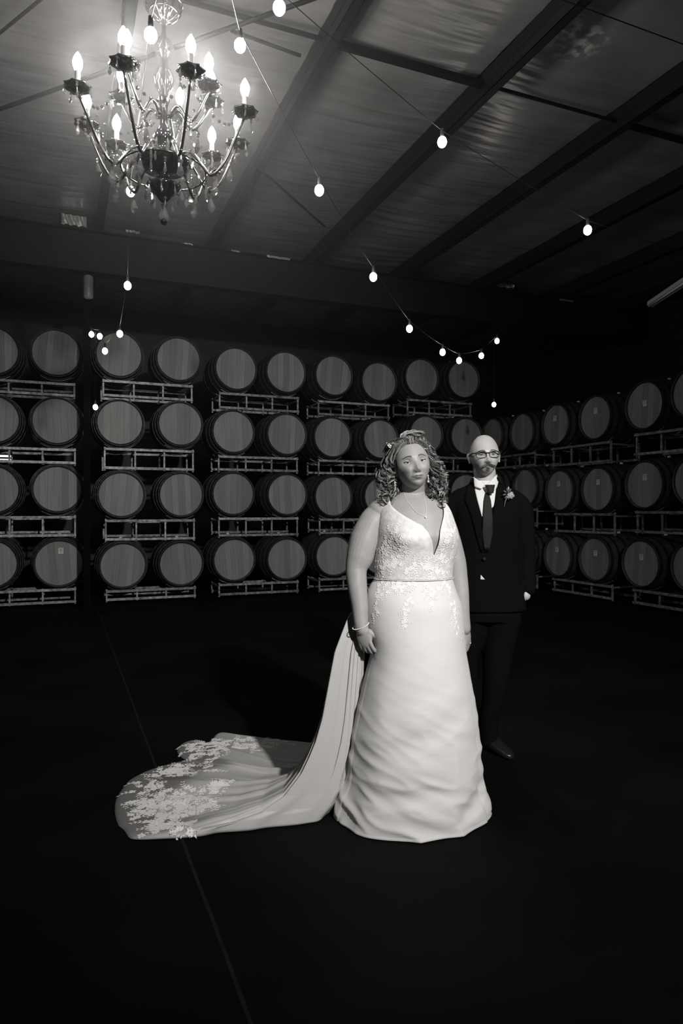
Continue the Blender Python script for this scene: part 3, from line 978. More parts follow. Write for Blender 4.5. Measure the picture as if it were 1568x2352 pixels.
def hand(mb, wrist, down, palm_n, side, curl=0.5, s_=1.0, spread=1.0):
    """adds palm and five fingers. down: towards the fingertips; palm_n: where the palm faces; side: direction of the thumb"""
    down = down.normalized(); palm_n = (palm_n - down * palm_n.dot(down)).normalized()
    th = side - down * side.dot(down) - palm_n * side.dot(palm_n); th.normalize()
    mtx = Matrix((th, palm_n, down)).transposed()
    c = wrist + down * .048 * s_
    mb.ball(c, (.041 * s_, .0165 * s_, .052 * s_), 16, 12, mtx)
    mb.ball(wrist + down * .02 * s_, (.031 * s_, .019 * s_, .034 * s_), 14, 10, mtx)
    mb.ball(wrist + down * .045 * s_ + th * .022 * s_ + palm_n * .01 * s_, (.018 * s_, .015 * s_, .032 * s_), 12, 10, mtx)
    base = wrist + down * .088 * s_
    lens = [.068, .077, .071, .055]; offs = [.029, .010, -.010, -.028]; rr = [.0092, .0094, .0090, .0080]
    for L_, o_, r_ in zip(lens, offs, rr):
        L_ *= s_; p = base + th * o_ * s_ - down * (.006 * abs(o_) / .03) * s_
        ang = curl * .8 * (1 + .25 * (-o_ / .03)); pts = [p - down * .02 * s_, p]
        dd = down.copy(); a = 0
        for seg, f_ in zip((.45, .30, .25), (.7, 1.0, .7)):
            a += ang * f_
            dd = (down * math.cos(a) + palm_n * math.sin(a) + th * .10 * spread * (o_ / .03)).normalized()
            p = p + dd * L_ * seg; pts.append(p)
        mb.capsules(pts, [r_ * s_, r_ * s_ * 1.08, r_ * s_, r_ * .95 * s_, r_ * .78 * s_], 10)
    p = wrist + down * .028 * s_ + th * .030 * s_ + palm_n * .006 * s_
    q = p + (down * .75 + th * .55 + palm_n * .35).normalized() * .036 * s_
    r2 = q + (down * .95 + th * .12 + palm_n * .45).normalized() * .030 * s_
    r3 = r2 + (down * .95 - th * .05 + palm_n * .4).normalized() * .022 * s_
    mb.capsules([p, q, r2, r3], [.015 * s_, .0115 * s_, .0100 * s_, .0082 * s_], 10)


# ------------------------------------------------------------------ the bride
BD = 3.0
bride, LB = person_root(BD, 940, 'person with curly shoulder-length hair in a white V-neck lace gown with a long train')
# body rings by photo row: y, left x, right x, half depth, y offset
TOR = [(1110, 925, 968, .052, .012), (1122, 921, 972, .054, .012), (1132, 912, 982, .060, .012), (1140, 898, 999, .070, .012), (1150, 884, 1020, .086, .008), (1165, 874, 1032, .100, .004),
       (1185, 871, 1040, .112, 0), (1212, 868, 1046, .120, 0), (1240, 868, 1050, .124, 0), (1270, 865, 1045, .122, 0), (1300, 863, 1037, .116, 0), (1325, 864, 1035, .114, 0),
       (1345, 852, 1039, .124, 0), (1364, 845, 1045, .136, 0), (1390, 843, 1055, .150, 0), (1430, 844, 1060, .165, .005), (1490, 855, 1065, .185, .01), (1551, 842, 1075, .205, .015), (1623, 825, 1087, .225, .02),
       (1703, 809, 1096, .240, .025), (1799, 793, 1103, .258, .03), (1850, 779, 1112, .268, .035), (1866, 777, 1113, .270, .035)]
TOR = [(float(a), *r_) for a, *r_ in TOR]
ROT = 22.0      # body turned this much towards image right


def torso_pt(y, psi, off=0.0, bust=True):
    """psi in degrees, 0 = facing the camera, positive = image right"""
    xl, xr_, b_, yo = smooth_tab(TOR, y)
    cx = 0.5 * (xl + xr_); p = LB(cx, y); hwid = (xr_ - xl) * .5 / F * BD
    a = R(psi)
    ex = 0.92
    sx = math.sin(a); sy = -math.cos(a)
    x = (hwid + off) * (abs(sx) ** ex) * (1 if sx > 0 else -1); yy = (b_ + off) * (abs(sy) ** ex) * (1 if sy > 0 else -1)
    if bust:
        for d_, A_ in ((-30, .040), (30, .036)):
            g = math.exp(-((psi - (ROT * .6 + d_)) / 24) ** 2 - ((y - 1232) / 27) ** 2)
            yy -= A_ * g
    X_ = p.x + x; Y_ = yo + yy; ax0 = (940 - CX) / F * BD
    return Vector(((X_ + ax0) * (1 + .9 * Y_ / BD) - ax0, Y_, p.z))


bb = MB()
rows = []
for y in [1104 + 4 * i for i in range(int((1440 - 1104) / 4))]:
    rows.append([torso_pt(y, 360 * k / 64 - 180, -.006) for k in range(64)])
bb.rings(rows)
# shoulders and arms
sh = LB(876, 1172, .01)
bb.ball(sh, (.062, .06, .052), 20, 14)
bb.capsules([LB(880, 1172, .01), LB(858, 1196, .01), LB(838, 1238, .0), LB(826, 1280, -.01), LB(818, 1308, -.02), LB(820, 1345, -.035), LB(826, 1393, -.05), LB(829, 1432, -.065), LB(832, 1446, -.07)],
            [.052, .062, .066, .060, .047, .043, .037, .031, .028], 24)
hand(bb, LB(831, 1440, -.07), LB(846, 1510, -.08) - LB(831, 1440, -.07), Vector((.55, .75, -.1)), Vector((.8, -.6, 0)), curl=.75, s_=.92)
bb.ball(LB(1012, 1182, .05), (.046, .05, .042), 20, 14)
bb.capsules([LB(1012, 1184, .06), LB(1024, 1212, .065), LB(1036, 1250, .06), LB(1047, 1290, .055), LB(1052, 1322, .05), LB(1057, 1362, .04), LB(1061, 1410, .03), LB(1066, 1444, .025)],
            [.042, .048, .047, .044, .041, .038, .033, .028], 24)
hand(bb, LB(1068, 1438, .04), LB(1076, 1500, .04) - LB(1068, 1438, .04), Vector((-.8, .5, 0)), Vector((-.5, -.8, 0)), curl=.55, s_=.9)
# legs hidden in the skirt
for sx in (-1, 1):
    bb.capsules([Vector((.03 + sx * .085, .0, .93)), Vector((.03 + sx * .08, -.01, .50)), Vector((.03 + sx * .08, .01, .10)), Vector((.03 + sx * .08, -.10, .05))], [.085, .055, .038, .035], 14)
# neck and head
HP = dict(hw=.0770, hd=.094, ht=.118, hb=.110, jaw=.25, nose=.95, cheek=1.5)
BM = head_matrix(LB(944, 1066, -.035) + Vector((0, 0, 0)), R(-9), R(7), R(-5), 1.0)
hr = head_points(HP)
bb.rings([[BM @ p for p in row] for row in hr], caps=False)
bb.capsules([LB(946, 1135, .02), LB(948, 1114, -.005), LB(950, 1096, -.028)], [.055, .054, .052], 24)
# bb.ball(BM @ Vector((0, -.030, -.098)), (.036, .040, .020), 16, 10, BM.to_3x3())      # soft under-chin
for sx in (-1, 1): ear(bb, BM, sx, HP['hw'])
bbody = remesh(bb, 'body', .0032, M['skin'], bride, smooth_iter=2)
bv = bvh_of(bbody)
face_parts(bv, BM, bbody, M['skin'], eye_r=.0134, brow_t=1.15, look=(-.07, .02), hooded=2)


def lips(bv, mtx, body, w_=.024, m_=M['lip'], smile=.002):
    for (zc, hh, up) in ((-.0612, .0030, 1), (-.0693, .0038, -1)):
        rows = []
        for k in range(17):
            t = k / 8 - 1; x = w_ * t
            env = (1 - abs(t) ** 2.2)
            z0 = -.0653 + smile * t * t
            z1 = z0 + up * (hh * 2.0) * env * (1 - (.28 * math.exp(-(t / .16) ** 2) if up > 0 else 0))
            rows.append([mtx @ Vector((x, surf_y(bv, mtx, x, z0 + (z1 - z0) * q_) - .0011, z0 + (z1 - z0) * q_)) for q_ in (0.12, .4, .7, 1)])
        solid(MB().grid(rows).build('lip', m_, body, smooth=True), .0008)
    pts = [mtx @ Vector((w_ * 1.04 * (k / 8 - 1), surf_y(bv, mtx, w_ * (k / 8 - 1), -.0653) - .0006, -.0653 + smile * (k / 8 - 1) ** 2)) for k in range(17)]
    MB().tube(pts, .0009, 5).build('mouth_line', M['brow'], body)
    for sx in (-1, 1):
        c = mtx @ Vector((sx * .0062, surf_y(bv, mtx, sx * .0062, -.0462) - .0002, -.0462))
        MB().ball(c, (.0034, .0022, .0016), 8, 6, mtx.to_3x3()).build('nostril', M['brow'], body)


lips(bv, BM, bbody)

# gown: bodice
ZT = [(-180, 1172), (-150, 1170), (-130, 1160), (-118, 1148), (-112, 1148), (-103, 1205), (-90, 1216), (-79, 1200), (-70, 1172), (-66, 1152), (-62, 1146), (-56, 1146), (-49, 1152), (-40, 1162), (-18, 1183), (-2, 1197), (7, 1206), (13, 1219),
      (18, 1240), (22.6, 1270), (24.5, 1270), (28, 1246), (32, 1217), (38, 1199), (45, 1182), (51, 1163), (55, 1153), (60, 1152), (64, 1156), (70, 1180), (80, 1208), (90, 1216), (103, 1205), (112, 1150), (118, 1148), (130, 1160), (150, 1170), (180, 1172)]
NP = 220; NROW = 44
cols = []
# denser columns around the V
angs = sorted(set([round(-180 + 360 * k / NP, 3) for k in range(NP)] + [22.6, 23.5, 24.5, 20, 21, 26, -62, -56]))
WAI = 1326.0
rows = []
for i in range(NROW + 1):
    t = i / NROW; row = []
    for a in angs:
        yt = lerp_tab(ZT, a); y = WAI + (yt - WAI) * t
        row.append(torso_pt(y, a, .004 + .0045 * (1 - t * .3)))
    rows.append(row)
bod = MB().grid(rows, closed=True)
gown_b = bod.build('bodice', M['bodice'], None, smooth=True)
solid(gown_b, .004, -1)
# skirt
rows = []
NS = 300
for i in range(141):
    t = i / 140; y = WAI + (1866 - WAI) * t; row = []
    zf = LB(940, y).z
    for k in range(NS):
        a = -180 + 360 * k / NS
        p = torso_pt(y, a, .0085 - .003 * math.exp(-t / .03), bust=False)
        c = Vector((LB(0.5 * (smooth_tab(TOR, y)[0] + smooth_tab(TOR, y)[1]), y).x, .02, p.z))
        n_ = Vector((p.x - c.x, (p.y - c.y) * 1.3, 0)); n_.normalize()
        low_ = max(0, (t - .25) / .75)
        q = Vector((p.x, p.y, p.z))
        w1 = noise.noise(Vector((q.x * 3.2 + 5, q.y * 3.2, q.z * 9 - q.x * 3)))
        w2 = noise.noise(Vector((q.x * 5.5, q.y * 5.5 + 8, q.z * 14 + q.x * 6)))
        w3 = noise.noise(Vector((q.x * 9, q.y * 9, q.z * 9)))
        amp = .0014 + .033 * low_ ** 2.0
        dd = amp * (w1 * .75 + .55 * (.55 - 1.6 * abs(w2)) + .35 * (.4 - 1.5 * abs(w1))) + .0020 * w3
        # gentle vertical flutes at the side seams
        dd += .008 * low_ * math.sin(R(a) * 9 + 1.0) * (1 if abs(a) > 70 else .25)
        q = p + n_ * dd
        q.z = max(q.z, .006)
        row.append(q)
    rows.append(row)
# hem pooling outward on the floor
last = rows[-1]; pool = []
for k, p in enumerate(last):
    a = -180 + 360 * k / NS
    n_ = Vector((math.sin(R(a)), -math.cos(R(a)), 0))
    pool.append(p + n_ * .004 + Vector((0, 0, .006 - p.z)))
rows.append(pool)
skirt = MB().grid([r_[::-1] for r_ in rows], closed=True).build('gown', M['satin'], bride, smooth=True)
solid(skirt, .003, -1)
gown_b.parent = skirt
# waist band seam
band = [torso_pt(1327, 360 * k / 80 - 180, .011) for k in range(81)]
MB().tube(band, .0022, 6, caps=False).build('waist_seam', M['satin'], skirt, smooth=True)
# straps over the shoulders
for (pa, pb) in (((-60, 1147), (-115, 1149)), ((57, 1152), (114, 1150))):
    a = torso_pt(pa[1] + 1, pa[0], .006); b_ = torso_pt(pb[1] + 1, pb[0], .006)
    rows = []
    for k in range(13):
        t = k / 12; p = a.lerp(b_, t); p.z += .008 * math.sin(math.pi * t)
        wv = Vector((1, .15, 0)) * .013
        rows.append([p - wv, p + Vector((0, 0, .002)), p + wv])
    solid(MB().grid(rows).build('strap', M['bodice'], skirt, smooth=True), .003)

# train
PROF = [(0, 1.0), (.086, .862), (.141, .72), (.173, .56), (.199, .433), (.231, .337), (.263, .273), (.30, .21), (.38, .12), (.48, .065), (.6, .038), (.8, .024), (1.0, .016), (3, .010)]
BPX = [(800, 1800), (786, 1838), (776, 1854), (768, 1861), (752, 1872), (742, 1879), (736, 1890), (725, 1892), (715, 1892), (690, 1897), (660, 1900), (611, 1904), (575, 1911), (543, 1913), (497, 1916), (468, 1924), (418, 1928), (370, 1930), (329, 1932), (310, 1932), (297, 1931),
       (290, 1918), (283, 1906), (272, 1903), (267, 1886), (263, 1868), (265, 1843), (276, 1822), (297, 1795), (330, 1777), (365, 1765), (395, 1757), (422, 1751), (436, 1757), (451, 1757), (430, 1751), (418, 1744), (408, 1734), (406, 1724), (412, 1716), (422, 1708), (437, 1704), (451, 1703), (461, 1708),
       (476, 1710), (484, 1706), (490, 1697), (496, 1689), (504, 1685), (520, 1687), (536, 1690), (570, 1694), (604, 1699), (660, 1705), (713, 1711), (780, 1722), (850, 1735), (930, 1752), (990, 1790)]


def floor_local(px, py):
    d = CAMH * F / (py - HY)
    return LB(px, py, d - BD)


Bp = [floor_local(*q) for q in BPX]
cum = [0]
for i in range(1, len(Bp)): cum.append(cum[-1] + (Bp[i] - Bp[i - 1]).length)
NT = 420; NSR = 110
Bt = []
for j in range(NT + 1):
    s_ = cum[-1] * j / NT
    i = max(k for k in range(len(cum)) if cum[k] <= s_ + 1e-9); i = min(i, len(Bp) - 2)
    t = (s_ - cum[i]) / max(cum[i + 1] - cum[i], 1e-9); Bt.append(Bp[i].lerp(Bp[i + 1], t))
for _ in range(8):
    Bt = [Bt[0]] + [(Bt[j - 1] + Bt[j] * 2 + Bt[j + 1]) / 4 for j in range(1, NT)] + [Bt[-1]]
TA, TB = cum[19] / cum[-1], cum[45] / cum[-1]
trn = MB(); rows = []; tones = []
for j in range(NT + 1):
    t = j / NT
    psi = -74 - 106 * min(1, max(0, (t - .0) / .9)) ** 1.0
    S_ = torso_pt(1350, psi, .012, bust=False); Bq = Bt[j]
    dv = Vector((Bq.x - S_.x, Bq.y - S_.y, 0)); Rr = dv.length; dv.normalize(); pv = Vector((-dv.y, dv.x, 0))
    kscale = min(1.0, Rr / .62)
    row = []
    for i in range(NSR + 1):
        s_ = (i / NSR) ** 1.35; rho = Rr * s_
        h = lerp_tab(PROF, rho / kscale)
        h = h * S_.z
        if rho / kscale > .45:
            h = max(h, .008)
        env = math.sin(math.pi * min(1, s_ * 1.02)) ** .6
        ph = (t ** .6) * 2 * math.pi
        fold = math.sin(ph * 23 + 1.6 * math.sin(ph * 3)) * .5 + .3 * math.sin(ph * 39 + 2 + math.sin(ph * 5)) + .5 * math.sin(ph * 9 + 1)
        steep = math.exp(-((rho / kscale - .19) / .16) ** 2)
        flat = 1 / (1 + math.exp(-(rho / kscale - .42) / .05))
        nx_ = noise.noise(Vector((t * 16, rho * 1.6, 2)))
        nx2 = noise.noise(Vector((t * 34, rho * 3.0, 7)))
        outw = .020 * fold * steep * min(1, rho / .06)
        q = Vector((S_.x + dv.x * (rho + outw), S_.y + dv.y * (rho + outw), h))
        q.z += env * (.006 * fold * steep)
        edge = min(1, (Rr - rho) / .32) ** 1.3
        q.z += flat * edge * (.028 * max(0, nx_ + .18) + .014 * max(0, nx2) + .016 * max(0, fold) * math.exp(-max(0, rho - .5) / .4))
        q.z += flat * .006 * math.exp(-((Rr - rho) / .03) ** 2)
        q.z = .006 + (q.z - .006) * min(1, max(0, Rr - rho) / .05) ** .6 if rho > .12 else q.z
        if i == NSR: q.z = .006
        q.z = max(q.z, .005)
        row.append(q)
        # sheer tulle border towards the far-left tip
        px_world_x = q.x
        border = 1 / (1 + math.exp(-((Rr - rho) - .26 - .12 * nx_) / .02))
        side = 1 / (1 + math.exp(-(t - TA) / .008)) * (1 / (1 + math.exp((t - TB) / .02)))
        tones.append(1 - .74 * (1 - border) * side if rho > .3 else 1)
    rows.append(row)
trn.grid(rows); trn.c = tones
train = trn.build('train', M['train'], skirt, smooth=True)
solid(train, .002, 0)
tbv = BVHTree.FromPolygons([Vector(p) for p in trn.v], trn.f)

# lace appliques: raised leaves and petals
def leaf(mb, p, n_, dirv, L_, w_):
    dirv = (dirv - n_ * dirv.dot(n_)).normalized(); sd = n_.cross(dirv)
    base = p + n_ * .0009
    pts = [base - dirv * L_ * .5, base - dirv * L_ * .1 + sd * w_ * .5, base + dirv * L_ * .5 + n_ * .0003, base - dirv * L_ * .1 - sd * w_ * .5, base + n_ * .0013]
    mb._add(pts, [(0, 1, 4), (1, 2, 4), (2, 3, 4), (3, 0, 4)])


rng = random.Random(3)


def spray(mb, hitf, x, y, n_branch, L_, steps, spread, heading=None):
    """hitf(x, y) -> (point, normal, u axis, v axis) on the cloth; grows branching stems with paired leaves and small blossoms"""
    for bnum in range(n_branch):
        bx, by = x + rng.gauss(0, spread[0]), y + rng.gauss(0, spread[1])
        a = rng.uniform(0, 6.283) if heading is None else heading + rng.uniform(-.9, .9)
        turn = rng.uniform(-.5, .5)
        pts = []
        for k in range(steps):
            h = hitf(bx, by)
            if h is None: break
            p_, n_, u_, v_ = h
            d_ = u_ * math.cos(a) + v_ * math.sin(a)
            pts.append(p_ + n_ * .0006)
            sc_ = L_ * (1 - .5 * k / steps)
            for s_ in (-1, 1):
                aa = a + s_ * .75
                e_ = u_ * math.cos(aa) + v_ * math.sin(aa)
                leaf(mb, p_ + e_ * sc_ * .55, n_, e_, sc_, sc_ * .42)
            if k == 0:
                for q in range(5):
                    aa = a + q * 1.2566
                    e_ = u_ * math.cos(aa) + v_ * math.sin(aa)
                    leaf(mb, p_ + e_ * L_ * .42, n_, e_, L_ * .8, L_ * .6)
            bx += math.cos(a) * L_ * .85 * spread[2]; by += math.sin(a) * L_ * .85 * spread[3]; a += turn
        if len(pts) > 1: mb.tube(pts, .0007, 3, caps=False)


def train_hit(x, y):
    h = tbv.ray_cast(Vector((x, y, 1.2)), Vector((0, 0, -1)))
    if h[0] is None or h[0].z > .22: return None
    n_ = h[1] if h[1].z > 0 else -h[1]
    u_ = (Vector((1, 0, 0)) - n_ * n_.x).normalized()
    return h[0], n_, u_, n_.cross(u_)


lace_t = MB()
for (px, py, n_, sp) in ((345, 1815, 6, .05), (372, 1838, 9, .07), (352, 1855, 8, .06), (385, 1866, 11, .08), (365, 1882, 9, .06), (378, 1900, 9, .06), (400, 1905, 7, .06), (430, 1850, 7, .06), (470, 1842, 7, .05), (505, 1830, 5, .04), (455, 1868, 5, .04),
                         (400, 1778, 9, .06), (430, 1776, 8, .07), (388, 1785, 6, .05), (430, 1914, 5, .05), (520, 1815, 3, .03),
                         (440, 1727, 6, .07), (480, 1722, 8, .09), (530, 1712, 8, .10), (575, 1708, 10, .11), (620, 1712, 11, .12), (600, 1722, 9, .10), (485, 1745, 6, .07), (460, 1742, 6, .06)):
    c = floor_local(px, py)
    spray(lace_t, train_hit, c.x, c.y, n_ * 2, .024, 4, (sp, sp * .8, 1, 1))
lace_t.build('lace_applique', M['lace'], train, kind='stuff', label='pale embroidered flower sprays')
lace_b = MB()
bod_bv = bvh_of(gown_b); skb = bvh_of(skirt)


def front_hit(bv_):
    def f(qx, qy):
        o = LB(qx, qy, -.9); d_ = (LB(qx, qy, .3) - o).normalized()
        h = bv_.ray_cast(o, d_)
        if h[0] is None or h[0].y > .12: return None
        n_ = h[1] if h[1].y < 0 else -h[1]
        u_ = (Vector((1, 0, 0)) - n_ * n_.x).normalized()
        return h[0], n_, u_, u_.cross(n_) * -1
    return f


PXM = F / BD      # photo pixels per metre here
fb, fs_ = front_hit(bod_bv), front_hit(skb)
for (px, py, n_, rx, ry) in ((885, 1250, 9, 14, 22), (900, 1290, 12, 22, 20), (940, 1300, 9, 26, 14), (905, 1225, 6, 16, 14), (1020, 1280, 9, 11, 24), (1030, 1240, 7, 9, 20), (975, 1305, 7, 24, 10), (1008, 1310, 6, 12, 8), (930, 1265, 5, 16, 12), (1040, 1215, 4, 6, 14), (880, 1305, 6, 10, 12)):
    spray(lace_b, fb, px, py, n_, .0135, 5, (rx * .6, ry * .6, PXM, -PXM))
for (px, py, n_, rx, ry) in ((905, 1340, 8, 22, 8), (950, 1345, 8, 30, 8), (1000, 1345, 8, 22, 8), (1030, 1350, 4, 8, 10), (868, 1375, 5, 8, 20), (862, 1405, 3, 5, 14), (908, 1352, 4, 10, 8), (935, 1385, 5, 7, 16), (932, 1410, 5, 6, 14), (929, 1432, 3, 4, 8),
                             (990, 1366, 5, 8, 10), (986, 1384, 2, 5, 6), (1040, 1385, 5, 5, 16), (1046, 1415, 4, 4, 14), (1052, 1445, 2, 3, 10), (880, 1345, 5, 12, 10)):
    spray(lace_b, fs_, px, py, n_, .0125, 4, (rx * .6, ry * .6, PXM, -PXM), R(-90))
lace_b.build('lace_applique', M['lace'], skirt, kind='stuff', label='raised lace leaves and flowers on bodice and hips')
# buttons row suggestion left out: not visible

# hair: dark cap + curled locks
cap = MB()
rows = []
for j in range(26):
    th = R(2 + 118 * j / 25); row = []
    for k in range(64):
        a = 2 * math.pi * k / 64      # a=270deg is the face side
        fr = max(0, -math.sin(a))
        ad = abs(((math.degrees(a) - 270 + 180) % 360) - 180); ss = min(1, max(0, (ad - 48) / 30)); ss = ss * ss * (3 - 2 * ss); thh = min(th, R(47) + R(71) * ss)
        z = .128 * math.cos(thh); r1 = math.sin(thh)
        row.append(BM @ Vector((.0835 * r1 * math.cos(a), .106 * r1 * math.sin(a) + .006, z if z > 0 else z * .95)))
    rows.append(row)
cap.tone = .05
cap.grid(rows, closed=True)
rg = random.Random(11)


def lock(p0, p1, p2, p3, r_, curl, turns, tone, phase, n=34):
    pts = []; rad = []
    for i in range(n):
        t = i / (n - 1)
        p = p0 * (1 - t) ** 3 + p1 * 3 * t * (1 - t) ** 2 + p2 * 3 * t * t * (1 - t) + p3 * t ** 3
        a = phase + turns * 2 * math.pi * t ** 1.25
        amp = curl * min(1, max(0, (t - .18) / .45))
        p = p + Vector((math.cos(a) * amp, math.sin(a) * amp * .9, math.sin(a + .8) * amp * .5))
        pts.append(p); rad.append(r_ * (.55 + .8 * math.sin(math.pi * min(1, t * .92 + .06))))
    for s_ in range(4):
        b0 = phase + s_ * 1.571; off = r_ * 1.15
        sp = [q + Vector((math.cos(b0 + k * .12), math.sin(b0 + k * .12) * .8, math.sin(b0 * 2 + k * .1) * .6)) * off * (.8 + .9 * k / n) for k, q in enumerate(pts)]
        cap.tone = tone * (.75, 1.25, .95, 1.1)[s_]
        cap.tube(sp, [r__ * .50 for r__ in rad], 4, caps=False)


def H(x, y, z): return BM @ Vector((x, y, z))


for i in range(760):
    sx = -1 if rg.random() < .5 else 1
    u = rg.random()
    # root along the parting / hairline: front to back
    ry = -.075 + .15 * u
    root = H(sx * rg.uniform(.0, .05) - .004, ry, .105 - .35 * max(0, -ry - .02) + rg.uniform(-.006, .006))
    front = u < .35
    tone = rg.choice([.045, .07, .10, .16, .24, .34]) * rg.uniform(.8, 1.2)
    if sx < 0:
        ex = rg.uniform(870, 912); ey = rg.uniform(1095, 1160)
        p3 = LB(ex, ey, rg.uniform(-.06, .08))
        side = H(-.105 - rg.uniform(0, .022), rg.uniform(-.035, .06), .045 + rg.uniform(-.02, .03))
        mid = LB(rg.uniform(866, 898), rg.uniform(1075, 1110), rg.uniform(-.06, .07))
    else:
        ex = rg.uniform(985, 1024); ey = rg.uniform(1090, 1160)
        p3 = LB(ex, ey, rg.uniform(-.05, .08))
        side = H(.105 + rg.uniform(0, .018), rg.uniform(-.035, .06), .045 + rg.uniform(-.02, .03))
        mid = LB(rg.uniform(992, 1018), rg.uniform(1065, 1105), rg.uniform(-.05, .08))
    if front:
        root = H(sx * (.012 + .052 * rg.random()), -.072 + .04 * rg.random(), .088 - .0 * rg.random())
        side = H(sx * (.092 + rg.uniform(0, .012)), -.055 + rg.uniform(-.012, .02), .050 + rg.uniform(-.02, .02))
    lock(root, side, mid, p3, rg.uniform(.0012, .0026), rg.uniform(.008, .019), rg.uniform(2.0, 4.0), tone, rg.uniform(0, 6.28))
# tight ringlets at the ends
for i in range(170):
    left = rg.random() < .5
    c = LB(rg.uniform(872, 912) if left else rg.uniform(988, 1022), rg.uniform(1098, 1160), rg.uniform(-.07, .05))
    rr = rg.uniform(.010, .020); tone = rg.choice([.06, .12, .22, .34]); ph = rg.uniform(0, 6.28); ax = Vector((rg.uniform(-1, 1), rg.uniform(-.4, .4), rg.uniform(-.3, 1))).normalized()
    u_ = ax.orthogonal().normalized(); v_ = ax.cross(u_); pts = []
    for k in range(22):
        a = ph + k / 21 * 9; pts.append(c + (u_ * math.cos(a) + v_ * math.sin(a)) * rr * (1 - k / 50) + ax * (k / 21 - .5) * .03)
    for s_ in (-1, 1):
        cap.tone = tone * (1 + .2 * s_); cap.tube([q + ax * .0013 * s_ for q in pts], [.0012 * math.sin(math.pi * (k + 1) / 23) + .0004 for k in range(22)], 4, caps=False)
# swept-back top with a loose twisted tuft
for i in range(240):
    s0 = rg.uniform(-.066, .066); tone = rg.choice([.05, .09, .15, .24, .34]) * rg.uniform(.8, 1.2)
    f0 = abs(s0) / .066
    a0 = H(s0, -.070 + .040 * f0 ** 2 + rg.uniform(-.003, .008), .080 - .028 * f0 ** 2 + rg.uniform(-.002, .004))
    a1 = H(s0 * 1.05 + .004, -.072 + .03 * f0 + rg.uniform(-.01, .01), .112 - .022 * f0 + rg.uniform(0, .012))
    a2 = H(s0 * 1.2 + rg.uniform(-.01, .016), -.01 + rg.uniform(-.01, .01), .136 - .02 * f0 + rg.uniform(-.006, .008))
    a3 = H(s0 * 1.35 + rg.uniform(-.02, .02), .07 + rg.uniform(-.02, .03), .085 + rg.uniform(-.03, .02))
    lock(a0, a1, a2, a3, rg.uniform(.0014, .0028), .004, rg.uniform(.6, 1.6), tone, rg.uniform(0, 6.28), 20)
for i in range(60):
    tone = rg.choice([.08, .16, .28, .4]); o_ = rg.uniform(-.012, .012)
    a0 = H(-.030 + o_, -.062, .112); a1 = H(-.030 + o_, -.07 + rg.uniform(-.01, .01), .140 + rg.uniform(-.012, .006)); a2 = H(.018 + o_, -.06, .134 + rg.uniform(-.012, .008)); a3 = H(.046 + rg.uniform(-.01, .016), -.045 + rg.uniform(-.015, .015), .120 + rg.uniform(-.012, .012))
    lock(a0, a1, a2, a3, rg.uniform(.0012, .0024), .005, rg.uniform(.5, 1.4), tone, rg.uniform(0, 6.28), 20)
hair = cap.build('hair', M['hair'], bride, smooth=True)

# beads in the hair, earrings, pendant, bracelet
hp = MB()
for (cx_, cy_) in ((893, 1024), (980, 1026)):
    for _ in range(16):
        p = LB(cx_ + rg.gauss(0, 4.2), cy_ + rg.gauss(0, 4), -.075 + rg.uniform(-.01, .02)); hp.ball(p, rg.uniform(.0018, .0032), 7, 5)
    hp.tube([LB(cx_ - 7, cy_ + 5, -.06), LB(cx_, cy_ - 1, -.07), LB(cx_ + 6, cy_ + 3, -.06)], .0012, 5)
hp.build('hair_vine', M['pearl'], bride, smooth=True)
for (x, y0, y1) in ((906.5, 1107, 1117), (983, 1092, 1106)):
    mb = MB(); mb.ball(LB(x, y1, -.06), (.0036, .0036, .005), 8, 6); mb.tube([LB(x, y0, -.058), LB(x, y1, -.06)], .0015, 5); mb.ball(LB(x, y0, -.058), .0028, 8, 6)
    mb.build('earring', M['pearl'], bride, smooth=True)


def on_body(px, py, off, bvx=None):
    o = LB(px, py, -.9); d_ = (LB(px, py, .4) - o).normalized(); h = (bvx or bv).ray_cast(o, d_)
    return h[0] - d_ * off if h[0] is not None else LB(px, py, -.1)


_c = ((924, 1127), (928, 1137), (933, 1147), (939, 1157), (946, 1166), (953, 1174), (961, 1180), (969, 1184), (976, 1187), (978, 1179), (978.5, 1170), (978, 1161), (976.5, 1151), (974, 1142), (971, 1133))
ch_pts = [on_body(x, y, .0022) for x, y in _c]
nk = MB().tube(ch_pts, .0007, 5)
nk.ball(on_body(977, 1188, .004), .0042, 10, 8)
nk.build('necklace', M['pearl'], bride, smooth=True)
br = MB()
cwr = LB(828, 1437, -.066)
for k in range(46):
    a = 2 * math.pi * k / 46
    br.ball(cwr + Vector((.0345 * math.cos(a), .0335 * math.sin(a), .012 * math.cos(a) + .006 * math.sin(a))), .0022, 6, 5)
br.build('bracelet', M['pearl'], bride, smooth=True)
MB().ball(on_body(1080, 1477, .002), .003, 8, 6).build('ring', M['pearl'], bride)

# ------------------------------------------------------------------ the groom
GD = 3.80
groom, LG = person_root(GD, 1118, 'bald person with glasses and moustache in a black suit and tie standing behind the bride')
gb = MB()
GP = dict(hw=.0785, hd=.098, ht=.112, hb=.113, jaw=.30, nose=1.15, cheek=.8)
GM = head_matrix(LG(1112, 1046, -.04), R(-2.5), R(-1), R(1), 1.0)
gb.rings([[GM @ p for p in row] for row in head_points(GP)], caps=False)
for sx in (-1, 1): ear(gb, GM, sx, GP['hw'])
gb.capsules([LG(1115, 1150, .02), LG(1114, 1112, .008), LG(1113, 1085, .0)], [.066, .060, .060], 24)
